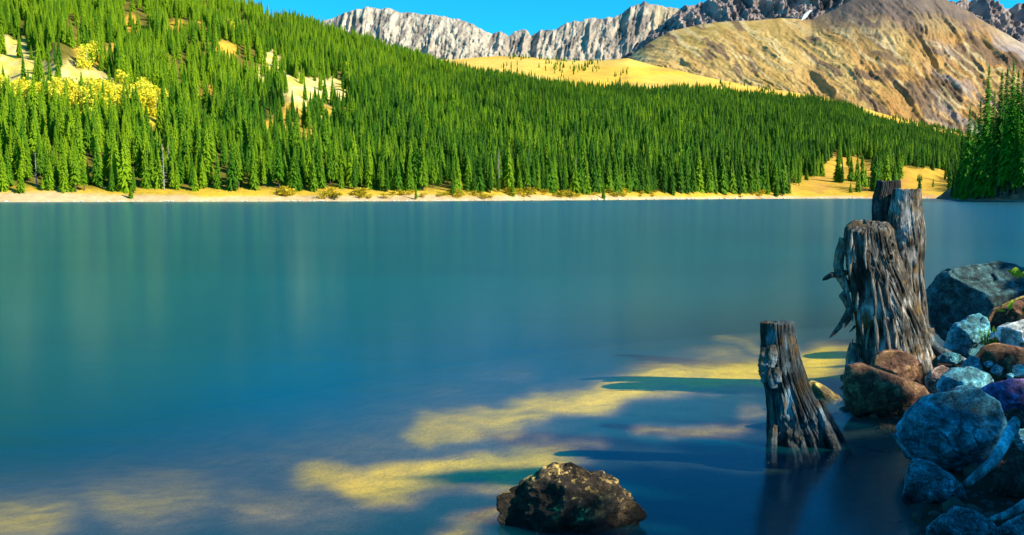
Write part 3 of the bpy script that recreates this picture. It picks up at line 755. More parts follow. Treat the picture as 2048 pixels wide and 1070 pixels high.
# the rest of the wood as one mass of instances
def scatter(name, pts, scs, kinds, label, gname=None):
    me = mesh_np(name, pts, np.zeros((0, 3), int)) if False else bpy.data.meshes.new(name)
    me.vertices.add(len(pts)); me.vertices.foreach_set('co', np.asarray(pts, np.float32).ravel()); me.update()
    attr(me, 'scl', scs); attr(me, 'rz', RNG.uniform(0, 6.28, len(pts)))
    it = me.attributes.new('kk', 'INT', 'POINT'); it.data.foreach_set('value', RNG.integers(0, len(kinds), len(pts)).astype(np.int32))
    o = link(name, me)
    ng = bpy.data.node_groups.new(name, 'GeometryNodeTree')
    ng.interface.new_socket('Geometry', in_out='INPUT', socket_type='NodeSocketGeometry'); ng.interface.new_socket('Geometry', in_out='OUTPUT', socket_type='NodeSocketGeometry')
    N = ng.nodes; L = ng.links
    gi, go = N.new('NodeGroupInput'), N.new('NodeGroupOutput')
    jn = N.new('GeometryNodeJoinGeometry')
    for k in kinds:
        j2 = N.new('GeometryNodeJoinGeometry')
        for ob in k:
            oi = N.new('GeometryNodeObjectInfo'); oi.inputs['Object'].default_value = ob; oi.transform_space = 'ORIGINAL'
            L.new(oi.outputs['Geometry'], j2.inputs[0])
        g2 = N.new('GeometryNodeGeometryToInstance'); L.new(j2.outputs[0], g2.inputs[0]); L.new(g2.outputs[0], jn.inputs[0])
    m2p = N.new('GeometryNodeMeshToPoints'); L.new(gi.outputs[0], m2p.inputs[0])
    iop = N.new('GeometryNodeInstanceOnPoints'); L.new(m2p.outputs[0], iop.inputs['Points']); L.new(jn.outputs[0], iop.inputs['Instance'])
    iop.inputs['Pick Instance'].default_value = True
    def na(nm, ty='FLOAT'):
        a_ = N.new('GeometryNodeInputNamedAttribute'); a_.data_type = ty; a_.inputs[0].default_value = nm; return a_.outputs[0]
    L.new(na('kk', 'INT'), iop.inputs['Instance Index'])
    cb = N.new('ShaderNodeCombineXYZ'); L.new(na('rz'), cb.inputs[2]); L.new(cb.outputs[0], iop.inputs['Rotation'])
    cs = N.new('ShaderNodeCombineXYZ'); s_ = na('scl')
    for q in range(3): L.new(s_, cs.inputs[q])
    L.new(cs.outputs[0], iop.inputs['Scale'])
    L.new(iop.outputs[0], go.inputs[0])
    md = o.modifiers.new('scatter', 'NODES'); md.node_group = ng
    return tag(o, label, None, None, 'stuff')
def find_kind(k):
    res = {}
    for o in COL.objects:
        if o.type == 'MESH' and o.data in (k[0], k[1]) and o.data.name not in res: res[o.data.name] = o
    return list(res.values())
KO = [find_kind(k) for k in FARK]
# trees at the far edge of the meadow and small ones on it
mt = []
for _ in range(5200):
    u_ = RNG.uniform(880, 1960); t_ = RNG.uniform(0.02, 0.97)
    q = meadow(np.array(u_), np.array(t_)); a1, b1 = proj(q)
    edge = interp(HILL_TOP, a1) - b1
    cl = fbm(a1 / 34, b1 / 14, 0, 3, 161)
    p_ = 0
    if 1000 < a1 < 1260 and 0 < edge < 70 and cl > -0.05: p_ = 0.30
    if 1440 < a1 < 1960 and -10 < edge < 34 and cl > -0.05: p_ = 0.5 * (1 - edge / 40)
    if 1820 < a1 < 1960 and 250 < b1 < 278: p_ = 0.9
    if RNG.random() < p_: mt.append(q)
mt = np.array(mt) if mt else np.zeros((0, 3))
allp = np.concatenate([TP[rest], mt]); alls = np.concatenate([scl[rest], RNG.uniform(0.55, 1.1, len(mt))])
scatter('spruce_forest', allp, alls, KO, 'dense wood of narrow green spruces covering the hillside above the lake')
print('TREES', len(TP), len(mt))

# right bank spruces: (column, row of the top, distance)
RB = [(2175, 150, 235, None), (2200, 120, 228, None), (2230, 140, 240, None), (2255, 110, 222, None), (2290, 130, 232, None), (2320, 110, 215, None), (2360, 120, 225, None), (2400, 90, 210, None), (2450, 110, 218, None), (2500, 80, 205, None), (2550, 90, 212, None), (1905, 352, 330, 'small dark spruce at the tip of the right bank'), (1914, 322, 300, 'slim dark spruce second from the tip of the right bank'), (1924, 268, 285, 'dark spruce in front of the golden slope, third from the tip of the right bank'),
      (1937, 210, 270, 'tall dark spruce left of the tallest one on the right bank'), (1948, 222, 268, None), (1958, 196, 262, None), (1973, 126, 252, 'tallest spruce at the left of the right bank group, its point above the others'),
      (1985, 178, 256, None), (1999, 138, 246, 'second tall pointed spruce on the right bank'), (2010, 130, 258, None), (2022, 118, 244, 'tallest spruce near the right edge of the picture'), (2032, 136, 250, None),
      (2043, 132, 240, None), (2056, 124, 248, None), (2070, 140, 244, None), (1931, 300, 262, None), (1945, 280, 255, None), (1962, 262, 248, None), (1979, 240, 244, None), (1993, 232, 238, None), (2007, 222, 240, None),
      (2019, 230, 236, None), (2034, 215, 238, None), (2048, 226, 234, None), (2062, 210, 236, None), (2085, 150, 250, None), (2100, 130, 240, None), (2118, 160, 246, None), (1919, 345, 290, None), (2140, 140, 240, None)]
def rb_z(px, Y):
    uu = np.array([float(px)]); Ys = wY(interp([(1850, 398.0), (1888, 399.2), (1930, 401.5), (2048, 404.5), (2300, 407), (2900, 412)], uu))
    t = np.maximum((Y - Ys) / 150.0, 0.03); q = rbank(uu, t)[0]; return q
for j, (px_, top, Y_, lab) in enumerate(RB):
    q = rb_z(px_, Y_); zt = P(px_, top, q[1])[2]; H_ = zt - q[2]
    xx = P(px_, 0.5 * (top + 395), q[1])[0]
    place_tree(NEARK[j % 4], (xx, q[1], q[2]), H_ / 26.5, j * 2.3, lab or 'tall dark spruce in the dense clump on the right bank', None if lab else 'spruces of the clump on the right bank', sx=0.82 if top < 250 else 1.0)
# spruces off to the right behind the viewer: they cast the shade over the stones
SH = []
for j, (yh, xe, x0) in enumerate([(3.0, -0.9, 12.0), (4.05, 0.35, 10.5), (4.5, 0.5, 12.6), (5.75, 0.1, 11.5), (5.0, 0.7, 14.0), (6.35, 2.3, 9.6), (7.3, 2.8, 12.5), (8.7, 3.5, 10.8), (9.6, 3.9, 13.2), (1.6, -0.8, 9.0), (5.35, 0.6, 9.4), (6.05, 1.6, 16.0), (4.75, 1.0, 17.0), (9.2, 4.2, 9.8)]):
    k_ = math.tan(math.radians(SUN_AZ - 90)); L_ = (x0 - xe) / math.cos(math.radians(SUN_AZ - 90))
    SH.append((x0, yh - k_ * (x0 - xe), L_ * math.tan(math.radians(SUN_EL)) + 0.15, j % 4))
for j, (x_, y_, H_, k) in enumerate(SH):
    place_tree(NEARK[k], (x_, y_, float(bank_z(np.array([x_]), np.array([y_]))[0]) - 0.1), H_ / 26.5, j * 1.3, 'tall spruce on the near bank outside the picture, shading the stones', 'shading spruces on the near bank', sx=1.5)

# ------------------------------------------------------------------ yellow aspens, golden shrubs, shore stones
def leafcloud(name, seed, n, H, R, sz, z0=0.2):
    r = np.random.default_rng(seed); V = []; F = []
    cl = [(r.normal(0, R * .5), r.normal(0, R * .5), H * r.uniform(z0, 0.92)) for _ in range(9)]
    for i in range(n):
        c = cl[r.integers(9)]; p = np.array([c[0] + r.normal(0, R * .35), c[1] + r.normal(0, R * .35), min(H, max(0.1, c[2] + r.normal(0, H * .1)))])
        a_ = r.normal(0, 1, 3); a_ /= np.linalg.norm(a_); b_ = np.cross(a_, r.normal(0, 1, 3)); b_ /= np.linalg.norm(b_)
        s = sz * r.uniform(.6, 1.4); k = len(V); V += [p - a_ * s, p + b_ * s * .6, p + a_ * s, p - b_ * s * .6]; F.append((k, k + 1, k + 2, k + 3))
    return mesh_np(name, np.array(V), np.array(F), False)
ASP = []
for k in range(3):
    c_ = leafcloud('aspen_crown', 400 + k, 520, 10.5, 2.2, 0.5, 0.12); c_.materials.append(M['aspen_leaves'])
    t_ = trunk_mesh('aspen_trunk', 8.5, 0.14, 5, 0, k); t_.materials.append(M['white_stone']); ASP.append((c_, t_))
AP = []
r = np.random.default_rng(5)
for (cx, cy, rx, ry, n) in [(35, 222, 46, 12, 22), (110, 228, 44, 14, 26), (190, 234, 38, 16, 32), (262, 230, 32, 16, 20), (290, 222, 22, 12, 12), (225, 215, 30, 10, 8), (690, 150, 10, 4, 1), (460, 72, 20, 6, 2), (180, 132, 14, 12, 3)]:
    for _ in range(n): AP.append((cx + r.normal(0, rx * .6), cy + r.normal(0, ry * .6)))
for j, (px_, row) in enumerate(AP):
    q = on_hill(px_, row)
    place_tree(ASP[j % 3], q, r.uniform(0.75, 1.15), j, 'bright yellow aspen below the pale scree, left side of the wooded hillside', 'yellow aspens on the hillside', 'aspen_tree', 1.0, 'aspen tree')
SHR = []
for k in range(3):
    c_ = leafcloud('shrub', 500 + k, 110, 1.5, 1.0, 0.24, 0.1); c_.materials.append(M['gold_shrub']); SHR.append(c_)
j = 0
for _ in range(120):
    px_ = r.uniform(560, 1580); row = r.uniform(384, 399) if px_ < 1000 else r.uniform(384, 395)
    if fbm(px_ / 35, 0.3, 0, 3, 171) < -0.15: continue
    q = on_hill(px_, row); o = link('golden_shrub', SHR[j % 3], None, None, q); s = r.uniform(.6, 1.5); o.scale = (s * 1.3, s * 1.3, s); o.rotation_euler = (0, 0, j)
    tag(o, 'low golden autumn shrub on the grassy strip between the wood and the far waterline', 'shrub', 'golden shrubs along the far shore'); j += 1
# pale stones along the far waterline
V = []; F = []
for i in range(900):
    px_ = r.uniform(0, 1880) if i % 3 else r.normal(900, 160); Ys = float(wY(interp(HILL_SHORE, px_)))
    c = np.array([P(px_, 395, Ys)[0], Ys + r.uniform(-1, 5) , 0.12]); s = r.uniform(.15, .45) * (1 + (Ys > 350)) ; k = len(V)
    V += [c + np.array(v) * s for v in ((1, 0, 0), (0, 1, 0), (-1, .2, 0), (0, -1, .1), (.1, 0, .8))]; F += [(k, k + 1, k + 4), (k + 1, k + 2, k + 4), (k + 2, k + 3, k + 4), (k + 3, k, k + 4)]
o = link('shore_stones', mesh_np('shore_stones', np.array(V), np.array(F), False), M['white_stone']); tag(o, 'pale stones strewn along the far waterline', None, None, 'stuff')
V = []; F = []
for i in range(260):
    px_ = r.uniform(1888, 2060); Ys = float(wY(interp([(1850, 398.0), (1888, 399.2), (1930, 401.5), (2048, 404.5), (2300, 407)], px_)))
    c = np.array([P(px_, 400, Ys)[0], Ys + r.uniform(-.5, 3), 0.1]); s = r.uniform(.2, .6); k = len(V)
    V += [c + np.array(v) * s for v in ((1, 0, 0), (0, 1, 0), (-1, .2, 0), (0, -1, .1), (.1, 0, .8))]; F += [(k, k + 1, k + 4), (k + 1, k + 2, k + 4), (k + 2, k + 3, k + 4), (k + 3, k, k + 4)]
o = link('bank_stones', mesh_np('bank_stones', np.array(V), np.array(F), False), flat_mat('bank_stone', (0.1, 0.09, 0.08), (0.3, 0.26, 0.24), 2)); tag(o, 'grey stones along the foot of the right bank', None, None, 'stuff')

# ------------------------------------------------------------------ near rocks
def ico(sub):
    import bmesh
    b = bmesh.new(); bmesh.ops.create_icosphere(b, subdivisions=sub, radius=1.0)
    V = np.array([v.co[:] for v in b.verts]); F = np.array([[v.index for v in f.verts] for f in b.faces]); b.free(); return V, F
ICO = {s: ico(s) for s in (3, 5, 6)}
def rock(name, outline, Y, mat, label, depth=0.8, seed=0, facet=0.5, rough=0.05, sub=5, group=None, yoff=0.0, parts=None, ridge=0.0, faces=None):
    o_ = np.array(outline, float); c2 = np.array([(o_[:, 0].min() + o_[:, 0].max()) / 2, (o_[:, 1].min() + o_[:, 1].max()) / 2])
    o_ = np.concatenate([o_[i][None] + (o_[(i + 1) % len(o_)] - o_[i])[None] * np.linspace(0, 1, 10, endpoint=False)[:, None] for i in range(len(o_))])
    W = P(o_[:, 0], o_[:, 1], Y); C = P(c2[0], c2[1], Y)
    dx, dz = W[:, 0] - C[0], W[:, 2] - C[2]; th = np.arctan2(dz, dx); R = np.hypot(dx, dz)
    ordr = np.argsort(th); th, R = th[ordr], R[ordr]
    V, F = ICO[sub]; n = V.copy()
    tv = np.arctan2(n[:, 2], n[:, 0])
    # smooth the outline a little
    tf = np.linspace(-math.pi, math.pi, 361); Rf = np.interp(tf, th, R, period=2 * math.pi)
    ker = np.hanning(5); ker /= ker.sum(); Rf = np.convolve(np.concatenate([Rf[-12:-1], Rf, Rf[1:12]]), ker, 'same')[11:-11]
    Rv = np.interp(tv, tf, Rf)
    D = depth * 0.5 * (R.mean() + R.min())
    r_ = np.random.default_rng(seed)
    # facets: soft minimum over cutting planes that face the viewer or the sky
    s = np.ones(len(n)); K = 13
    big = [(-.55, -.6, .55, .6), (.45, -.78, .4, .58), (0.1, -.95, -.15, .66), (-.1, -.45, .88, .7)]
    for bx_, by_, bz_, bh_ in big:
        p = np.array([bx_, by_, bz_]) + r_.normal(0, .22, 3); p /= np.linalg.norm(p); d = n @ p
        cut = np.where(d > 0.05, bh_ * r_.uniform(.9, 1.15) / np.maximum(d, 0.05), 9)
        s = -np.log(np.exp(-s * 34) + np.exp(-np.minimum(cut, 3) * 34)) / 34
    for k in range(K):
        p = r_.normal(0, 1, 3); p[1] = -abs(p[1]) * 1.2 - 0.25 if k < 9 else p[1]; p /= np.linalg.norm(p)
        h = r_.uniform(0.52, 0.84); d = n @ p
        cut = np.where(d > 0.05, h / np.maximum(d, 0.05), 9)
        s = -np.log(np.exp(-s * 30) + np.exp(-np.minimum(cut, 3) * 30)) / 30
    s = 1 - (1 - s) * facet * 1.5 * np.clip(np.abs(n[:, 1]) * 1.6, 0.12, 1)
    chip = np.ones(len(n))                            # many small broken faces
    for k in range(44):
        p = r_.normal(0, 1, 3); p /= np.linalg.norm(p); d = n @ p
        chip = np.minimum(chip, np.where(d > 0.05, r_.uniform(0.87, 0.97) / np.maximum(d, 0.05), 9))
    s = s * (1 - (1 - chip) * min(1.0, facet * 1.5)) * (1 + 0.04 * min(1.0, facet * 1.5))
    Pv = np.stack([n[:, 0] * Rv * s, n[:, 1] * D * s, n[:, 2] * Rv * s], 1)
    # broken faces turned to the viewer's side: flat planes that meet in edges
    if facet > 0.38:
        if faces is None:
            faces = [(0.62, r_.uniform(-.2, .2), -0.1), (0.98, r_.uniform(-.4, .4), -1.25), (0.88, 0.85, r_.uniform(-.3, .3)), (0.92, -0.95, r_.uniform(-.1, .4)), (0.9, 0.1, 0.8)]
        xn, zn = Pv[:, 0] / R.mean(), Pv[:, 2] / R.mean()
        lim = np.min([a_ + b_ * xn + c_ * zn for a_, b_, c_ in faces], axis=0)
        lim = np.maximum(lim, 0.05) * D * 1.15
        Pv[:, 1] = np.where(Pv[:, 1] < 0, -np.minimum(-Pv[:, 1] * 1.25, lim), Pv[:, 1])
    sc = 1.0 / R.mean()
    q = Pv * sc
    dsp = rough * fbm(q[:, 0] * 1.6 + seed, q[:, 1] * 1.6, q[:, 2] * 1.6, 5, seed + 40, False, 0.55)
    dsp += rough * 0.5 * fbm(q[:, 0] * 5, q[:, 1] * 5 + seed, q[:, 2] * 5, 3, seed + 50, True)
    cn = 1 - np.abs(fbm(q[:, 0] * 1.3 + q[:, 2] * .9, q[:, 1] * 1.2 + seed, q[:, 2] * 1.5 - q[:, 0] * .5, 3, seed + 70))
    dsp -= 0.04 * sstep(0.965, 0.995, cn)
    if ridge: dsp += ridge * fbm(q[:, 0] * 3 + q[:, 2] * 2, q[:, 1], q[:, 2] * 9 - q[:, 0] * 4, 3, seed + 60, True)
    Pv += n * (dsp * R.mean())[:, None]
    me = mesh_np(name, Pv, F, True)
    o = link(name, me, mat, None, (C[0], Y + yoff, C[2]))
    tag(o, label, 'rock', group)
    return o

rock('boulder', [(1850, 612), (1862, 580), (1880, 556), (1905, 538), (1940, 528), (1985, 524), (2030, 530), (2075, 548), (2110, 590), (2120, 650), (2080, 700), (1990, 705), (1905, 700), (1866, 668)], 9.1, M['rock_green'],
     'big rounded dark green-grey boulder behind the other stones at the right edge', 0.9, 3, 0.45, 0.05, 6)
rock('rock', [(1890, 700), (1898, 672), (1912, 648), (1938, 630), (1958, 624), (1976, 636), (1984, 655), (1982, 690), (1970, 720), (1930, 725)], 8.0, M['rock_blue'],
     'blue-grey angular rock below the big dark boulder, with a pale streaked top', 0.9, 8, 0.8, 0.05, 5, None, 0, None, 0.03)
rock('rock', [(1994, 672), (2000, 654), (2020, 644), (2050, 638), (2085, 645), (2090, 690), (2050, 702), (2010, 696)], 7.6, M['rock_pale'],
     'white sunlit rock at the right edge below the big boulder', 0.9, 12, 0.5, 0.04, 5)
rock('rock', [(1975, 640), (1988, 620), (2020, 606), (2070, 592), (2110, 600), (2100, 660), (2030, 668), (1985, 660)], 8.5, M['rock_brown'],
     'brown rock with golden sunlit edge between the big boulder and the white rock', 0.8, 14, 0.6, 0.06, 5)
rock('rock', [(1945, 712), (1960, 690), (1990, 682), (2030, 692), (2075, 702), (2100, 740), (2040, 770), (1975, 765), (1950, 745)], 7.1, M['rock_brown'],
     'brown mossy rock under the white rock at the right edge', 0.8, 15, 0.7, 0.06, 5)
rock('rock', [(1922, 738), (1930, 722), (1945, 710), (1958, 716), (1967, 738), (1962, 760), (1930, 762)], 6.9, M['rock_blue'],
     'small pointed blue rock just above the smooth cyan rock', 0.9, 17, 0.8, 0.05, 5)
rock('rock', [(1851, 756), (1862, 738), (1885, 731), (1908, 738), (1918, 760), (1910, 790), (1870, 800), (1854, 785)], 6.8, M['rock_pink'],
     'pinkish sunlit rock between the brown boulder and the cyan rock', 0.9, 19, 0.5, 0.05, 5)
rock('rock', [(1870, 775), (1884, 750), (1910, 737), (1945, 734), (1975, 745), (1990, 768), (1985, 800), (1930, 815), (1880, 805)], 6.4, M['rock_blue'],
     'smooth rounded cyan rock above the big slab', 0.9, 21, 0.4, 0.04, 5)
rock('rock', [(1960, 785), (1985, 765), (2020, 758), (2070, 760), (2110, 785), (2100, 830), (2040, 835), (1990, 815)], 6.1, M['rock_purple'],
     'purple rock at the right edge above the driftwood stick', 0.8, 23, 0.6, 0.05, 5)
rock('rock', [(1742, 742), (1750, 716), (1772, 702), (1795, 700), (1822, 708), (1844, 726), (1852, 752), (1846, 780), (1800, 800), (1750, 790)], 7.0, M['rock_brown'],
     'upper brown rock with golden top leaning against the foot of the large stump', 0.9, 25, 0.4, 0.05, 5)
rock('rock', [(1686, 785), (1690, 752), (1700, 732), (1722, 724), (1750, 736), (1782, 748), (1815, 756), (1850, 770), (1864, 790), (1845, 815), (1800, 838), (1745, 838), (1705, 832), (1690, 812)], 6.35, M['rock_brown'],
     'large brown boulder with golden sunlit top edge beside the water, before the large stump', 0.85, 27, 0.35, 0.04, 6)
rock('rock', [(1612, 768), (1625, 760), (1650, 772), (1680, 792), (1694, 812), (1686, 830), (1650, 836), (1620, 810)], 7.0, M['rock_yellow'],
     'low yellow rock lying in the water behind the small stump', 0.9, 29, 0.4, 0.03, 5)
rock('boulder', [(1785, 868), (1812, 822), (1872, 781), (1952, 772), (1999, 803), (2026, 856), (2002, 912), (1940, 972), (1880, 962), (1812, 914)], 5.12, M['rock_slab'],
     'largest cyan-blue slab boulder with a diagonal crack, at the water edge', 0.85, 31, 0.6, 0.022, 6, None, 0, None, 0.01, [(0.66, 0.05, -0.25), (0.98, -0.35, -1.55), (0.95, 1.0, 0.1), (0.86, -0.8, 0.45), (0.8, 0.3, 0.7)])
rock('rock', [(1804, 990), (1810, 960), (1822, 930), (1840, 918), (1862, 924), (1895, 945), (1928, 968), (1936, 1000), (1915, 1025), (1870, 1035), (1820, 1025)], 4.58, M['rock_slab'],
     'speckled blue rock with a pale rim below the slab boulder', 0.85, 33, 0.7, 0.04, 6)
rock('rock', [(1994, 965), (2002, 935), (2020, 918), (2048, 912), (2090, 930), (2095, 990), (2050, 1022), (2012, 1008), (1998, 990)], 4.6, M['rock_dark'],
     'dark brown pitted round rock at the right edge', 0.9, 35, 0.3, 0.07, 6)
rock('rock', [(1844, 1072), (1862, 1045), (1880, 1026), (1915, 1016), (1950, 1022), (1975, 1035), (2000, 1060), (2010, 1110), (1950, 1140), (1870, 1130)], 4.0, M['rock_slab'],
     'flat teal rock cut off by the bottom edge of the picture', 0.9, 37, 0.7, 0.04, 6)
rock('rock', [(1985, 1068), (2000, 1046), (2030, 1030), (2062, 1022), (2110, 1030), (2120, 1100), (2050, 1130), (1995, 1110)], 3.98, M['rock_blue'],
     'bright blue rock in the bottom right corner', 0.9, 39, 0.6, 0.04, 6)
rock('rock', [(994, 990), (1012, 974), (1045, 958), (1082, 940), (1112, 932), (1138, 929), (1168, 941), (1205, 957), (1238, 975), (1268, 998), (1304, 1024), (1292, 1055), (1220, 1110), (1100, 1120), (1040, 1095), (1000, 1045)], 4.22, M['rock_water'],
     'dark jagged rock with a sunlit golden crest standing alone in the water', 0.8, 45, 0.7, 0.10, 6, None, 0, None, 0.04)
# small stones in the gaps
SM = [(1972, 1008, 15, 30, 4.7, 'rock_blue', 'dark blue oblong stone in the gap under the driftwood stick', 0.35), (2000, 985, 12, 16, 4.85, 'rock_blue', 'small blue stone tucked beside the pitted round rock', 0),
      (1950, 1010, 18, 12, 4.65, 'rock_slab', 'dark teal stone in the gap left of the oblong blue one', 0.4), (1992, 1030, 20, 9, 4.5, 'rock_slab', 'flat dark stone above the bright corner rock', 0),
      (1902, 716, 26, 12, 7.4, 'rock_slab', 'flat dark stone beside the root of the large stump', 0), (1995, 740, 12, 12, 6.75, 'rock_blue', 'small blue stone in the gravel above the purple rock', 0.3), (2040, 742, 14, 14, 6.7, 'rock_pale', 'pale grey square stone in the gravel at the right edge', 0),
      (2020, 752, 9, 6, 6.6, 'rock_blue', 'tiny pale stone in the gravel above the purple rock', 0), (1978, 728, 10, 7, 6.8, 'rock_slab', 'little slate stone between the brown rock and the pointed blue rock', 0), (2045, 880, 16, 22, 5.1, 'rock_blue', 'blue stone at the right edge behind the driftwood stick', 0),
      (2035, 835, 22, 18, 5.6, 'rock_dark', 'dark stone behind the upper end of the driftwood stick', 0), (1988, 672, 10, 9, 7.7, 'rock_pale', 'small cream stone beside the green grass tuft', 0), (1862, 700, 16, 9, 7.9, 'rock_slab', 'small dark stone at the foot of the large stump', 0)]
for j, (cx, cy, rx, ry, Y_, mt_, lab, rot) in enumerate(SM):
    pts = []
    for k in range(10):
        a_ = k * 0.6283; rr = 1 + 0.12 * math.sin(k * 2.3 + j)
        dx, dy = rx * rr * math.cos(a_), ry * rr * math.sin(a_)
        pts.append((cx + dx * math.cos(rot) - dy * math.sin(rot), cy + dx * math.sin(rot) + dy * math.cos(rot)))
    rock('stone', pts, Y_, M[mt_], lab, 1.0, 60 + j, 0.6, 0.05, 3 if rx < 11 else 5)

# gravel between the stones
V3, F3 = ico(1); Vs = []; Fs = []; r = np.random.default_rng(9); n = 0
def pebble(c, s):
    global n
    q = V3 * (s * r.uniform(.6, 1.2, 3)) * (1 + r.normal(0, .09, (len(V3), 1)))
    a_ = r.uniform(0, 6.28); ca, sa = math.cos(a_), math.sin(a_)
    q = np.stack([q[:, 0] * ca - q[:, 1] * sa, q[:, 0] * sa + q[:, 1] * ca, q[:, 2]], 1) + c
    Vs.append(q); Fs.append(F3 + n); n += len(V3)
for _ in range(3600):
    x_ = r.uniform(1.6, 6.2); y_ = r.uniform(3.2, 10.2); z_ = float(bank_z(np.array([x_]), np.array([y_]))[0])
    if -0.03 < z_ < 1.2: pebble(np.array([x_, y_, z_]), r.choice([.012, .02, .035, .06], p=[.35, .35, .22, .08]))
gm = MT('gravel', 0.85, 0.3); gv = gm.voro(9); 
gm.col(gm.mix(0.6, gm.ramp(gm.noise(14, 3, 0.6), [(0.4, (0.012, 0.02, 0.025)), (0.55, (0.05, 0.05, 0.045)), (0.7, (0.16, 0.13, 0.1))]), gm.ramp(gm.noise(2.5, 3, 0.6), [(0.4, (0.02, 0.04, 0.05)), (0.6, (0.08, 0.055, 0.035))])))
o = link('gravel', mesh_np('gravel', np.concatenate(Vs), np.concatenate(Fs), True), gm.m); tag(o, 'small mixed gravel between the big stones on the near bank', None, None, 'stuff')

# ------------------------------------------------------------------ stumps
def trunk_surface(name, secs, Y, mat, parent, seed, ry=0.85, amp=0.10, top_rough=0.06, bare=(), twist=0.0, cap=True, hollow=0.5, nang=320, step=1.6, slant=0.0, dy=0.0, grain=9.0, holes=(), flare=0.0):
    s = np.array(secs, float); rows = np.arange(s[0, 0], s[-1, 0] + 0.1, step)
    xl = np.interp(rows, s[:, 0], s[:, 1]); xr = np.interp(rows, s[:, 0], s[:, 2])
    Cw = P((xl + xr) / 2, rows, Y); hw = (P(xr, rows, Y)[:, 0] - P(xl, rows, Y)[:, 0]) / 2
    R0 = hw.mean(); ang = np.linspace(0, 2 * math.pi, nang, endpoint=False)
    A, I = np.meshgrid(ang, np.arange(len(rows)), indexing='ij')
    z = Cw[I, 2]; tw = A + twist * (z - Cw[0, 2])
    ca, sa = np.cos(tw), np.sin(tw)
    g1 = fbm(ca * grain * .5, sa * grain * .5, z * 1.3, 4, seed, True, 0.6)               # long ridges
    g2 = fbm(ca * grain * 2.0, sa * grain * 2.0, z * 4.0, 3, seed + 5)
    g3 = fbm(ca * 1.6, sa * 1.6, z * 2.4, 4, seed + 7)                                      # lumps
    crk = sstep(0.45, 0.85, fbm(ca * grain * .8 + 3, sa * grain * .8, z * 0.9, 3, seed + 11, True))
    steps = np.floor(fbm(ca * 2.5, sa * 2.5, z * 2.0, 3, seed + 13) * 5) / 5                 # broken plates
    bx = Cw[I, 0] + hw[I] * np.cos(A); qpx = (xl + xr)[I] / 2 + (xr - xl)[I] / 2 * np.cos(A); qpy = rows[I]
    bm = np.zeros(A.shape)
    for cx, cy, rx, rr in bare:
        wob = 0.75 * fbm(qpx / 9, qpy / 26, 0, 4, seed + 15)
        d = np.hypot((qpx - cx) / rx, (qpy - cy) / rr) + wob
        bm = np.maximum(bm, (1 - sstep(0.25, 1.2, d)) * (np.sin(A) < 0.2))
    disp = (amp * (0.34 * g1 + 0.4 * g2) + amp * 1.1 * g3 + amp * 0.45 * steps) * (1 - 0.8 * bm) - amp * 0.9 * crk * (1 - 0.85 * bm) - 0.09 * bm
    disp = disp * (1 + flare * (I / (len(rows) - 1)) ** 1.5)
    hm = np.zeros(A.shape)
    for cx, cy, rr in holes:
        d = np.hypot((qpx - cx), (qpy - cy) * 0.8) / rr; k = (1 - sstep(0.5, 1.0, d)) * (np.sin(A) < 0.1)
        disp = disp - 0.28 * k + 0.06 * (sstep(0.9, 1.1, d) * (1 - sstep(1.1, 1.6, d))) * (np.sin(A) < 0.1); hm = np.maximum(hm, k)
    fr_ = I / (len(rows) - 1)
    rr = hw[I] * (1 + disp)
    Xv = Cw[I, 0] + rr * np.cos(A); Yv = Y + dy + rr * ry * np.sin(A)
    # broken top edge: the rim rises and falls
    topj = top_rough * fbm(np.cos(A) * 3.5, np.sin(A) * 3.5, 0, 4, seed + 20) * (1 - sstep(0, 0.12, fr_)) + slant * (np.sin(A)) * (1 - sstep(0, 0.3, fr_))
    Zv = z + topj
    V = np.stack([Xv, Yv, Zv], -1).reshape(-1, 3); F = grid_faces(nang, len(rows), True)[:, ::-1]
    crack = np.maximum(np.clip(crk * (1 - bm), 0, 1), hm).ravel(); bare_ = bm.ravel()
    if cap:
        base = len(V); rim = V.reshape(nang, len(rows), 3)[:, 0]; cen = rim.mean(0)
        caps = []; K = 9
        for k in range(1, K):
            f = 1 - k / K
            q = cen + (rim - cen) * f
            q[:, 2] = rim[:, 2] * f + cen[2] * (1 - f) - hollow * R0 * sstep(1.0, 0.35, f) * 0.5 + hollow * 0.3 * R0 * fbm(np.cos(ang) * 6 * f, np.sin(ang) * 6 * f, k * 0.4, 3, seed + 30)
            caps.append(q)
        caps.append(np.repeat(cen[None] - np.array([[0, 0, hollow * R0 * 0.5]]), nang, 0))
        Vc = np.stack(caps, 0); V = np.concatenate([V, Vc.reshape(-1, 3)])
        i = np.arange(nang); j2 = (i + 1) % nang; L_ = len(rows)
        Fc = [np.stack([i * L_, j2 * L_, base + j2, base + i], 1)]
        for k in range(K - 1):
            Fc.append(np.stack([base + k * nang + i, base + k * nang + j2, base + (k + 1) * nang + j2, base + (k + 1) * nang + i], 1))
        F = np.concatenate([F] + Fc)
        crack = np.concatenate([crack, np.full(len(Vc.reshape(-1, 3)), 0.35)]); bare_ = np.concatenate([bare_, np.zeros(len(Vc.reshape(-1, 3)))])
    loc = np.array([Cw[-1, 0], Y, 0.0])
    me = mesh_np(name, V - loc, F, True); attr(me, 'crack', crack); attr(me, 'bare', bare_)
    o = link(name, me, mat, parent)
    o.location = Vector(loc) - (parent.location if parent else Vector((0, 0, 0)))
    return o

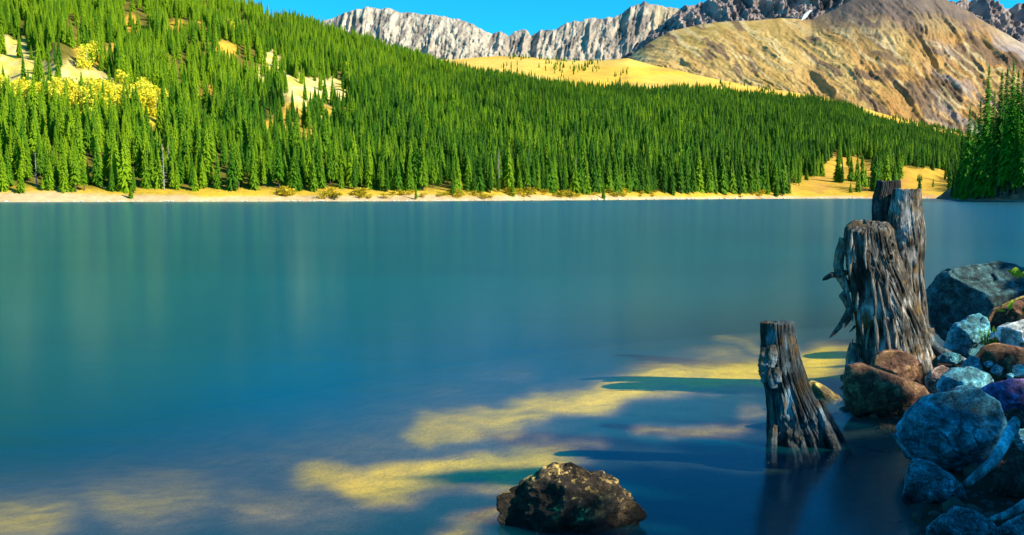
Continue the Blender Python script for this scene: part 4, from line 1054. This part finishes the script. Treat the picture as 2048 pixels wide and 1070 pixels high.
def tube(name, pts, Y, mat, parent=None, seed=0, nseg=10, flat=1.0, amp=0.18, label=None, cat=None):
    """pts: (px, py, radius_px, dY)"""
    p = np.array(pts, float); n_ = max(12, len(p) * 8); s = np.linspace(0, len(p) - 1, n_); q = np.stack([np.interp(s, np.arange(len(p)), p[:, k]) for k in range(4)], 1)
    ker = np.array([.25, .5, .25])
    for _ in range(3):
        qq = q.copy(); qq[1:-1] = .25 * q[:-2] + .5 * q[1:-1] + .25 * q[2:]; q = qq
    C = P(q[:, 0], q[:, 1], Y + q[:, 3]); R_ = q[:, 2] / FPX * (Y + q[:, 3])
    T = np.gradient(C, axis=0); T /= np.linalg.norm(T, axis=1)[:, None]
    up = np.array([0, 1.0, 0]); S = np.cross(T, up); S /= np.linalg.norm(S, axis=1)[:, None]; B = np.cross(S, T)
    ns = 26; a_ = np.linspace(0, 6.2832, ns, endpoint=False)
    V = []
    for i in range(n_):
        g = 1 + amp * fbm(np.cos(a_) * 2.2 + seed, np.sin(a_) * 2.2, i * 0.12, 3, seed, True) + amp * 0.4 * fbm(np.cos(a_) * 5, np.sin(a_) * 5, i * .5, 2, seed + 3)
        V.append(C[i] + R_[i] * g[:, None] * (np.cos(a_)[:, None] * S[i] + flat * np.sin(a_)[:, None] * B[i]))
    V = np.concatenate(V + [C[:1], C[-1:]]); F = []
    i, k = np.meshgrid(np.arange(n_ - 1), np.arange(ns), indexing='ij'); i, k = i.ravel(), k.ravel()
    F4 = np.stack([i * ns + k, i * ns + (k + 1) % ns, (i + 1) * ns + (k + 1) % ns, (i + 1) * ns + k], 1)
    k = np.arange(ns); F3a = np.stack([np.full(ns, n_ * ns), (k + 1) % ns, k], 1); F3b = np.stack([np.full(ns, n_ * ns + 1), (n_ - 1) * ns + k, (n_ - 1) * ns + (k + 1) % ns], 1)
    loc = C[0].copy(); me = mesh_np(name, V - loc, [F4, F3a, F3b], True); attr(me, 'crack', np.zeros(len(V))); attr(me, 'bare', np.full(len(V), 0.12))
    o = link(name, me, mat, parent); o.location = Vector(loc) - (parent.location if parent else Vector((0, 0, 0)))
    if cat: tag(o, label, cat)
    return o

W1, W2 = M['wood_old'], M['wood_small']
YL = 7.7
st = empty('tree_stump', P(1790, 745, YL), 'tall weathered double tree stump with broken tops, splintered bark and side branches, on the shore', 'tree stump')
A_SEC = [(447, 1696, 1768), (456, 1684, 1775), (480, 1682, 1779), (505, 1683, 1784), (530, 1684, 1792), (550, 1688, 1800), (580, 1692, 1812), (620, 1700, 1828), (660, 1705, 1840), (700, 1707, 1848), (730, 1709, 1856), (765, 1706, 1862), (800, 1704, 1866)]
B_SEC = [(378, 1793, 1847), (400, 1790, 1848), (430, 1784, 1851), (455, 1780, 1856), (480, 1784, 1857), (520, 1780, 1854), (560, 1776, 1853), (600, 1778, 1858), (640, 1782, 1862), (680, 1788, 1866), (710, 1786, 1872), (740, 1784, 1880), (800, 1780, 1890)]
C_SEC = [(361, 1776, 1825), (375, 1774, 1826), (392, 1768, 1824), (420, 1766, 1820), (460, 1767, 1816), (500, 1772, 1812), (560, 1776, 1820), (640, 1780, 1830)]
trunk_surface('trunk', A_SEC, YL, W1, st, 500, 0.8, 0.11, 0.022, [(1722, 590, 26, 46), (1738, 700, 32, 36), (1728, 500, 16, 34), (1700, 700, 12, 40), (1787, 600, 12, 26)], 0.35, True, 0.25, slant=0.03, dy=-0.10, holes=[(1763, 488, 7), (1757, 510, 6), (1758, 470, 4)])
trunk_surface('trunk', B_SEC, YL, W1, st, 520, 0.75, 0.09, 0.015, [(1812, 430, 26, 58), (1818, 505, 18, 26), (1840, 580, 8, 34), (1775, 465, 8, 44)], 0.15, True, 0.2, dy=0.07)
trunk_surface('trunk', C_SEC, YL, M['wood_dark'], st, 540, 0.55, 0.10, 0.015, [(1775, 430, 8, 34)], 0.1, True, 0.3, dy=0.24)
# bulge on the left shoulder, torn plates, splinters, side branches
tube('burl', [(1690, 478, 10, -.05), (1680, 505, 9, -.05), (1676, 530, 9, -.05), (1680, 552, 9, -.05), (1694, 575, 8, -.05)], YL, W1, st, 1)
tube('branch', [(1692, 545, 6, -.1), (1676, 549, 6, -.12), (1662, 550, 5, -.15), (1652, 556, 4, -.16), (1646, 560, 2, -.16)], YL, W1, st, 2, label=None)
tube('branch', [(1712, 610, 8, -.1), (1702, 618, 8, -.12), (1692, 634, 6, -.15), (1680, 652, 5, -.18), (1668, 666, 3.5, -.2), (1659, 676, 1, -.2)], YL, W1, st, 3)
tube('branch', [(1704, 632, 4, -.1), (1697, 642, 3, -.12), (1689, 655, 1, -.14)], YL, W1, st, 4)
tube('branch', [(1710, 652, 2.5, -.1), (1704, 659, 2, -.12), (1699, 664, .7, -.14)], YL, W1, st, 5)
tube('branch', [(1700, 570, 6, -.08), (1692, 585, 6, -.1), (1683, 592, 5, -.12), (1688, 600, 4, -.12), (1698, 615, 5, -.1)], YL, W1, st, 6)
tube('branch', [(1688, 586, 5, -.1), (1694, 608, 6, -.1), (1703, 625, 5, -.08)], YL, W1, st, 7)
tube('root', [(1850, 660, 16, -.05), (1858, 690, 13, -.1), (1876, 704, 12, -.15), (1898, 711, 9, -.2), (1918, 716, 6, -.22), (1935, 722, 3, -.2)], YL, M['wood_small'], st, 8, label=None)
tube('root', [(1712, 690, 12, -.1), (1706, 715, 12, -.14), (1704, 745, 13, -.18), (1700, 780, 14, -.2)], YL, W1, st, 9)
tube('root', [(1836, 690, 20, -.15), (1848, 725, 18, -.2), (1860, 760, 18, -.25)], YL, W1, st, 10)
r = np.random.default_rng(77)
SPL = [(1742, 560, 1752, 620, 7), (1757, 575, 1768, 612, 5), (1770, 530, 1776, 600, 8), (1785, 545, 1800, 625, 9), (1800, 590, 1812, 668, 9), (1822, 620, 1826, 690, 8), (1790, 650, 1796, 718, 8), (1770, 640, 1780, 715, 9), (1748, 640, 1756, 690, 7),
       (1840, 540, 1846, 600, 7), (1835, 630, 1843, 712, 9), (1812, 560, 1822, 615, 8), (1716, 620, 1730, 672, 7), (1812, 668, 1818, 735, 9), (1730, 470, 1732, 520, 5), (1703, 470, 1700, 535, 7),
       (1690, 560, 1706, 625, 6), (1757, 590, 1774, 640, 2), (1780, 700, 1786, 750, 8), (1832, 690, 1842, 745, 9), (1707, 690, 1704, 728, 4), (1765, 465, 1772, 520, 6), (1796, 505, 1806, 570, 6)]
def width_at(secs, py, px):
    s = np.array(secs, float); a_, b_ = np.interp(py, s[:, 0], s[:, 1]), np.interp(py, s[:, 0], s[:, 2]); c = (px - (a_ + b_) / 2) / max(1, (b_ - a_) / 2); return (b_ - a_) / 2, np.clip(c, -1, 1)
SPL = [(a_, b_ - 12, c_, d_ + 18, e_ * 0.42) for a_, b_, c_, d_, e_ in SPL]
for _ in range(14):
    y_ = r.uniform(470, 700); x_ = r.uniform(1692 + (y_ - 470) * .06, 1775 + (y_ - 470) * .35) if r.random() < .65 else r.uniform(1786, 1850)
    x_ = min(x_, 1836); SPL.append((x_, y_, x_ + r.normal(3, 4), y_ + r.uniform(30, 90), r.uniform(1.2, 3.2)))
for j, (x0, y0, x1, y1, wd) in enumerate(SPL):
    secs, ry, dy0 = (A_SEC, 0.8, -.10) if (x0 + x1) / 2 < 1800 or y0 > 600 else (B_SEC, 0.75, .07)
    pts = []
    for k in range(4):
        f = k / 3; x_, y_ = x0 + (x1 - x0) * f + r.normal(0, 1.5), y0 + (y1 - y0) * f
        hwp, c = width_at(secs, y_, x_); off = dy0 - math.sqrt(max(0, 1 - c * c)) * ry * hwp / FPX * YL - 0.015 - 0.03 * (f * (j % 3) / 2)
        pts.append((x_, y_, wd * (0.25 + 1.0 * math.sin(0.15 + f * 2.8)), off + 0.012))
    tube('splinter', pts, YL, W1, st, 20 + j, flat=0.8, amp=0.35)

S_SEC = [(645, 1521, 1588), (665, 1521, 1590), (690, 1522, 1596), (715, 1521, 1601), (740, 1521, 1608), (765, 1526, 1616), (780, 1530, 1622), (800, 1533, 1632), (830, 1536, 1648), (860, 1538, 1664), (880, 1539, 1676), (900, 1540, 1688), (930, 1541, 1700), (960, 1540, 1712)]
YS = wY(892)
s2 = empty('tree_stump', P(1600, 905, YS), 'small flat-topped dark tree stump with flared roots standing in the water', 'tree stump')
trunk_surface('trunk', S_SEC, YS, W2, s2, 600, 0.62, 0.075, 0.012, [(1565, 715, 16, 50), (1585, 850, 50, 26), (1572, 790, 14, 60), (1532, 672, 12, 22)], 0.0, True, 0.1, grain=8.0, flare=1.6)
for j, (x0, y0, x1, y1, wd) in enumerate([(1532, 696, 1530, 745, 10), (1528, 720, 1532, 764, 8), (1545, 690, 1542, 735, 7), (1553, 735, 1556, 765, 6), (1540, 740, 1545, 776, 7)]):
    pts = []
    for k in range(4):
        f = k / 3; x_, y_ = x0 + (x1 - x0) * f + r.normal(0, 1.5), y0 + (y1 - y0) * f
        hwp, c = width_at(S_SEC, y_, x_); pts.append((x_, y_, wd * (0.4 + math.sin(0.4 + f * 2.3)), -math.sqrt(max(0, 1 - c * c)) * 0.62 * hwp / FPX * YS - 0.01))
    tube('bark_plate', pts, YS, W2, s2, 50 + j, flat=0.45, amp=0.35)
for j, pts in enumerate([[(1640, 800, 5, 0.02), (1660, 840, 7, 0.03), (1680, 880, 9, 0.04), (1700, 925, 10, .05)], [(1630, 800, 5, -.04), (1645, 840, 8, -.09), (1662, 880, 11, -.13), (1682, 925, 12, -.16)], [(1548, 850, 6, -.08), (1545, 885, 9, -.11), (1540, 925, 11, -.13)]]):
    tube('root', pts, YS, W2, s2, 70 + j, amp=0.28)

# ------------------------------------------------------------------ driftwood, twigs, leaves, grass
tube('driftwood', [(1930, 972, 8, -.25), (1942, 962, 9, -.25), (1965, 942, 9, -.24), (1985, 925, 10, -.22), (2003, 896, 10, -.18), (2018, 868, 11, -.12), (2028, 850, 11, -.06), (2033, 838, 7, -.04)], 4.74, M['driftwood'], None, 91, flat=0.8, amp=0.25,
     label='pale blue-grey driftwood stick curving up across the right side of the slab boulder', cat='driftwood')
tube('driftwood', [(1972, 1042, 3, -.1), (1990, 1036, 5, -.1), (2012, 1030, 7, -.08), (2035, 1018, 8, -.04), (2060, 1000, 9, 0), (2090, 985, 10, 0)], 3.88, M['driftwood'], None, 92, flat=0.8, amp=0.25,
     label='thin pale driftwood branch lying on the blue rock in the bottom right corner', cat='driftwood')
tube('stick', [(1787, 868, 3, -.1), (1800, 888, 3.5, -.1), (1815, 908, 3.5, -.08), (1830, 925, 3, -.05)], 4.86, M['driftwood'], None, 93, label='thin straight stick leaning against the lower left edge of the slab boulder', cat='stick')
tube('twig', [(1712, 896, 1.2, 0), (1722, 892, 1.4, 0), (1740, 899, 1.6, 0), (1762, 902, 1.5, 0), (1782, 903, .8, 0)], wY(900) , M['driftwood'], None, 94, label='thin twig floating on the dark water left of the slab boulder', cat='twig')
tube('twig', [(1778, 1046, 1.0, 0), (1795, 1044, 1.6, 0), (1812, 1042, 1.2, 0)], wY(1044), M['driftwood'], None, 95, label='short twig floating on the dark water near the bottom edge', cat='twig')
tube('twig', [(2002, 612, 2, 0), (2020, 604, 2.4, 0), (2040, 596, 2.6, 0), (2062, 590, 2.6, 0)], 8.0, M['rock_yellow'], None, 96, label='sunlit dead twig below the big boulder at the right edge', cat='twig')

def leaf_mesh(L, W_):
    V = []; F = []
    for i in range(7):
        t = i / 6; w_ = W_ * math.sin(math.pi * min(1, t * .97 + .02)) ** .8; zz = 0.12 * L * math.sin(t * 3)
        V += [(L * t, -w_, zz + w_ * .3), (L * t, 0, zz), (L * t, w_, zz + w_ * .3)]
    for i in range(6):
        for k in range(2): a_ = i * 3 + k; F.append((a_, a_ + 3, a_ + 4, a_ + 1))
    return mesh_np('leaf', np.array(V), np.array(F))
lm = leaf_mesh(0.085, 0.026); lm.materials.append(M['leaf'])
def sprig(stem, Y, leaves, label):
    root_ = empty('leafy_sprig', P(stem[0][0], stem[0][1], Y), label, 'plant')
    tube('stem', [(a_, b_, 0.8, 0) for a_, b_ in stem], Y, M['bark'], root_, 3)
    for (x_, y_, az, el, s) in leaves:
        o = link('leaf', lm, None, root_); o.location = Vector(P(x_, y_, Y)) - root_.location; o.rotation_euler = (0.9, -el, az); o.scale = (s,) * 3
sprig([(2060, 570), (2050, 556), (2036, 548), (2026, 546)], 7.9, [(2026, 552, 0.2, 1.2, 1), (2034, 556, 0.4, 1.6, 1.1), (2044, 556, 0, 1.0, .9), (2030, 548, 2.9, .4, .8), (2052, 556, 0, .5, .9)], 'yellow-green leafy sprig hanging over the top right of the big boulder')
sprig([(2012, 630), (2018, 618), (2022, 608)], 7.9, [(2019, 620, 0.3, 1.5, .8), (2010, 623, 3.0, 0.1, .75), (2022, 610, .5, 1.2, .6)], 'small green sprig below the big boulder beside the dead twig')
V = []; F = []
r = np.random.default_rng(12)
base = P(1986, 690, 7.75)
for i in range(70):
    b = base + np.array([r.normal(0, .05), r.normal(0, .04), 0]); h = r.uniform(.06, .17); a_ = r.uniform(0, 6.28); ln = r.uniform(.02, .09); k = len(V); w_ = .004
    tip = b + np.array([math.cos(a_) * ln, math.sin(a_) * ln, h]); mid_ = b + np.array([math.cos(a_) * ln * .35, math.sin(a_) * ln * .35, h * .6])
    V += [b + [-w_, 0, 0], b + [w_, 0, 0], mid_ + [-w_, 0, 0], mid_ + [w_, 0, 0], tip]; F += [(k, k + 1, k + 3), (k, k + 3, k + 2), (k + 2, k + 3, k + 4)]
o = link('grass_tuft', mesh_np('grass_tuft', np.array(V), np.array(F), False), flat_mat('grass_blade', (0.04, 0.16, 0.01), (0.12, 0.3, 0.02), 20)); tag(o, 'small green grass tuft between the blue-grey rock and the white rock', 'grass tuft')
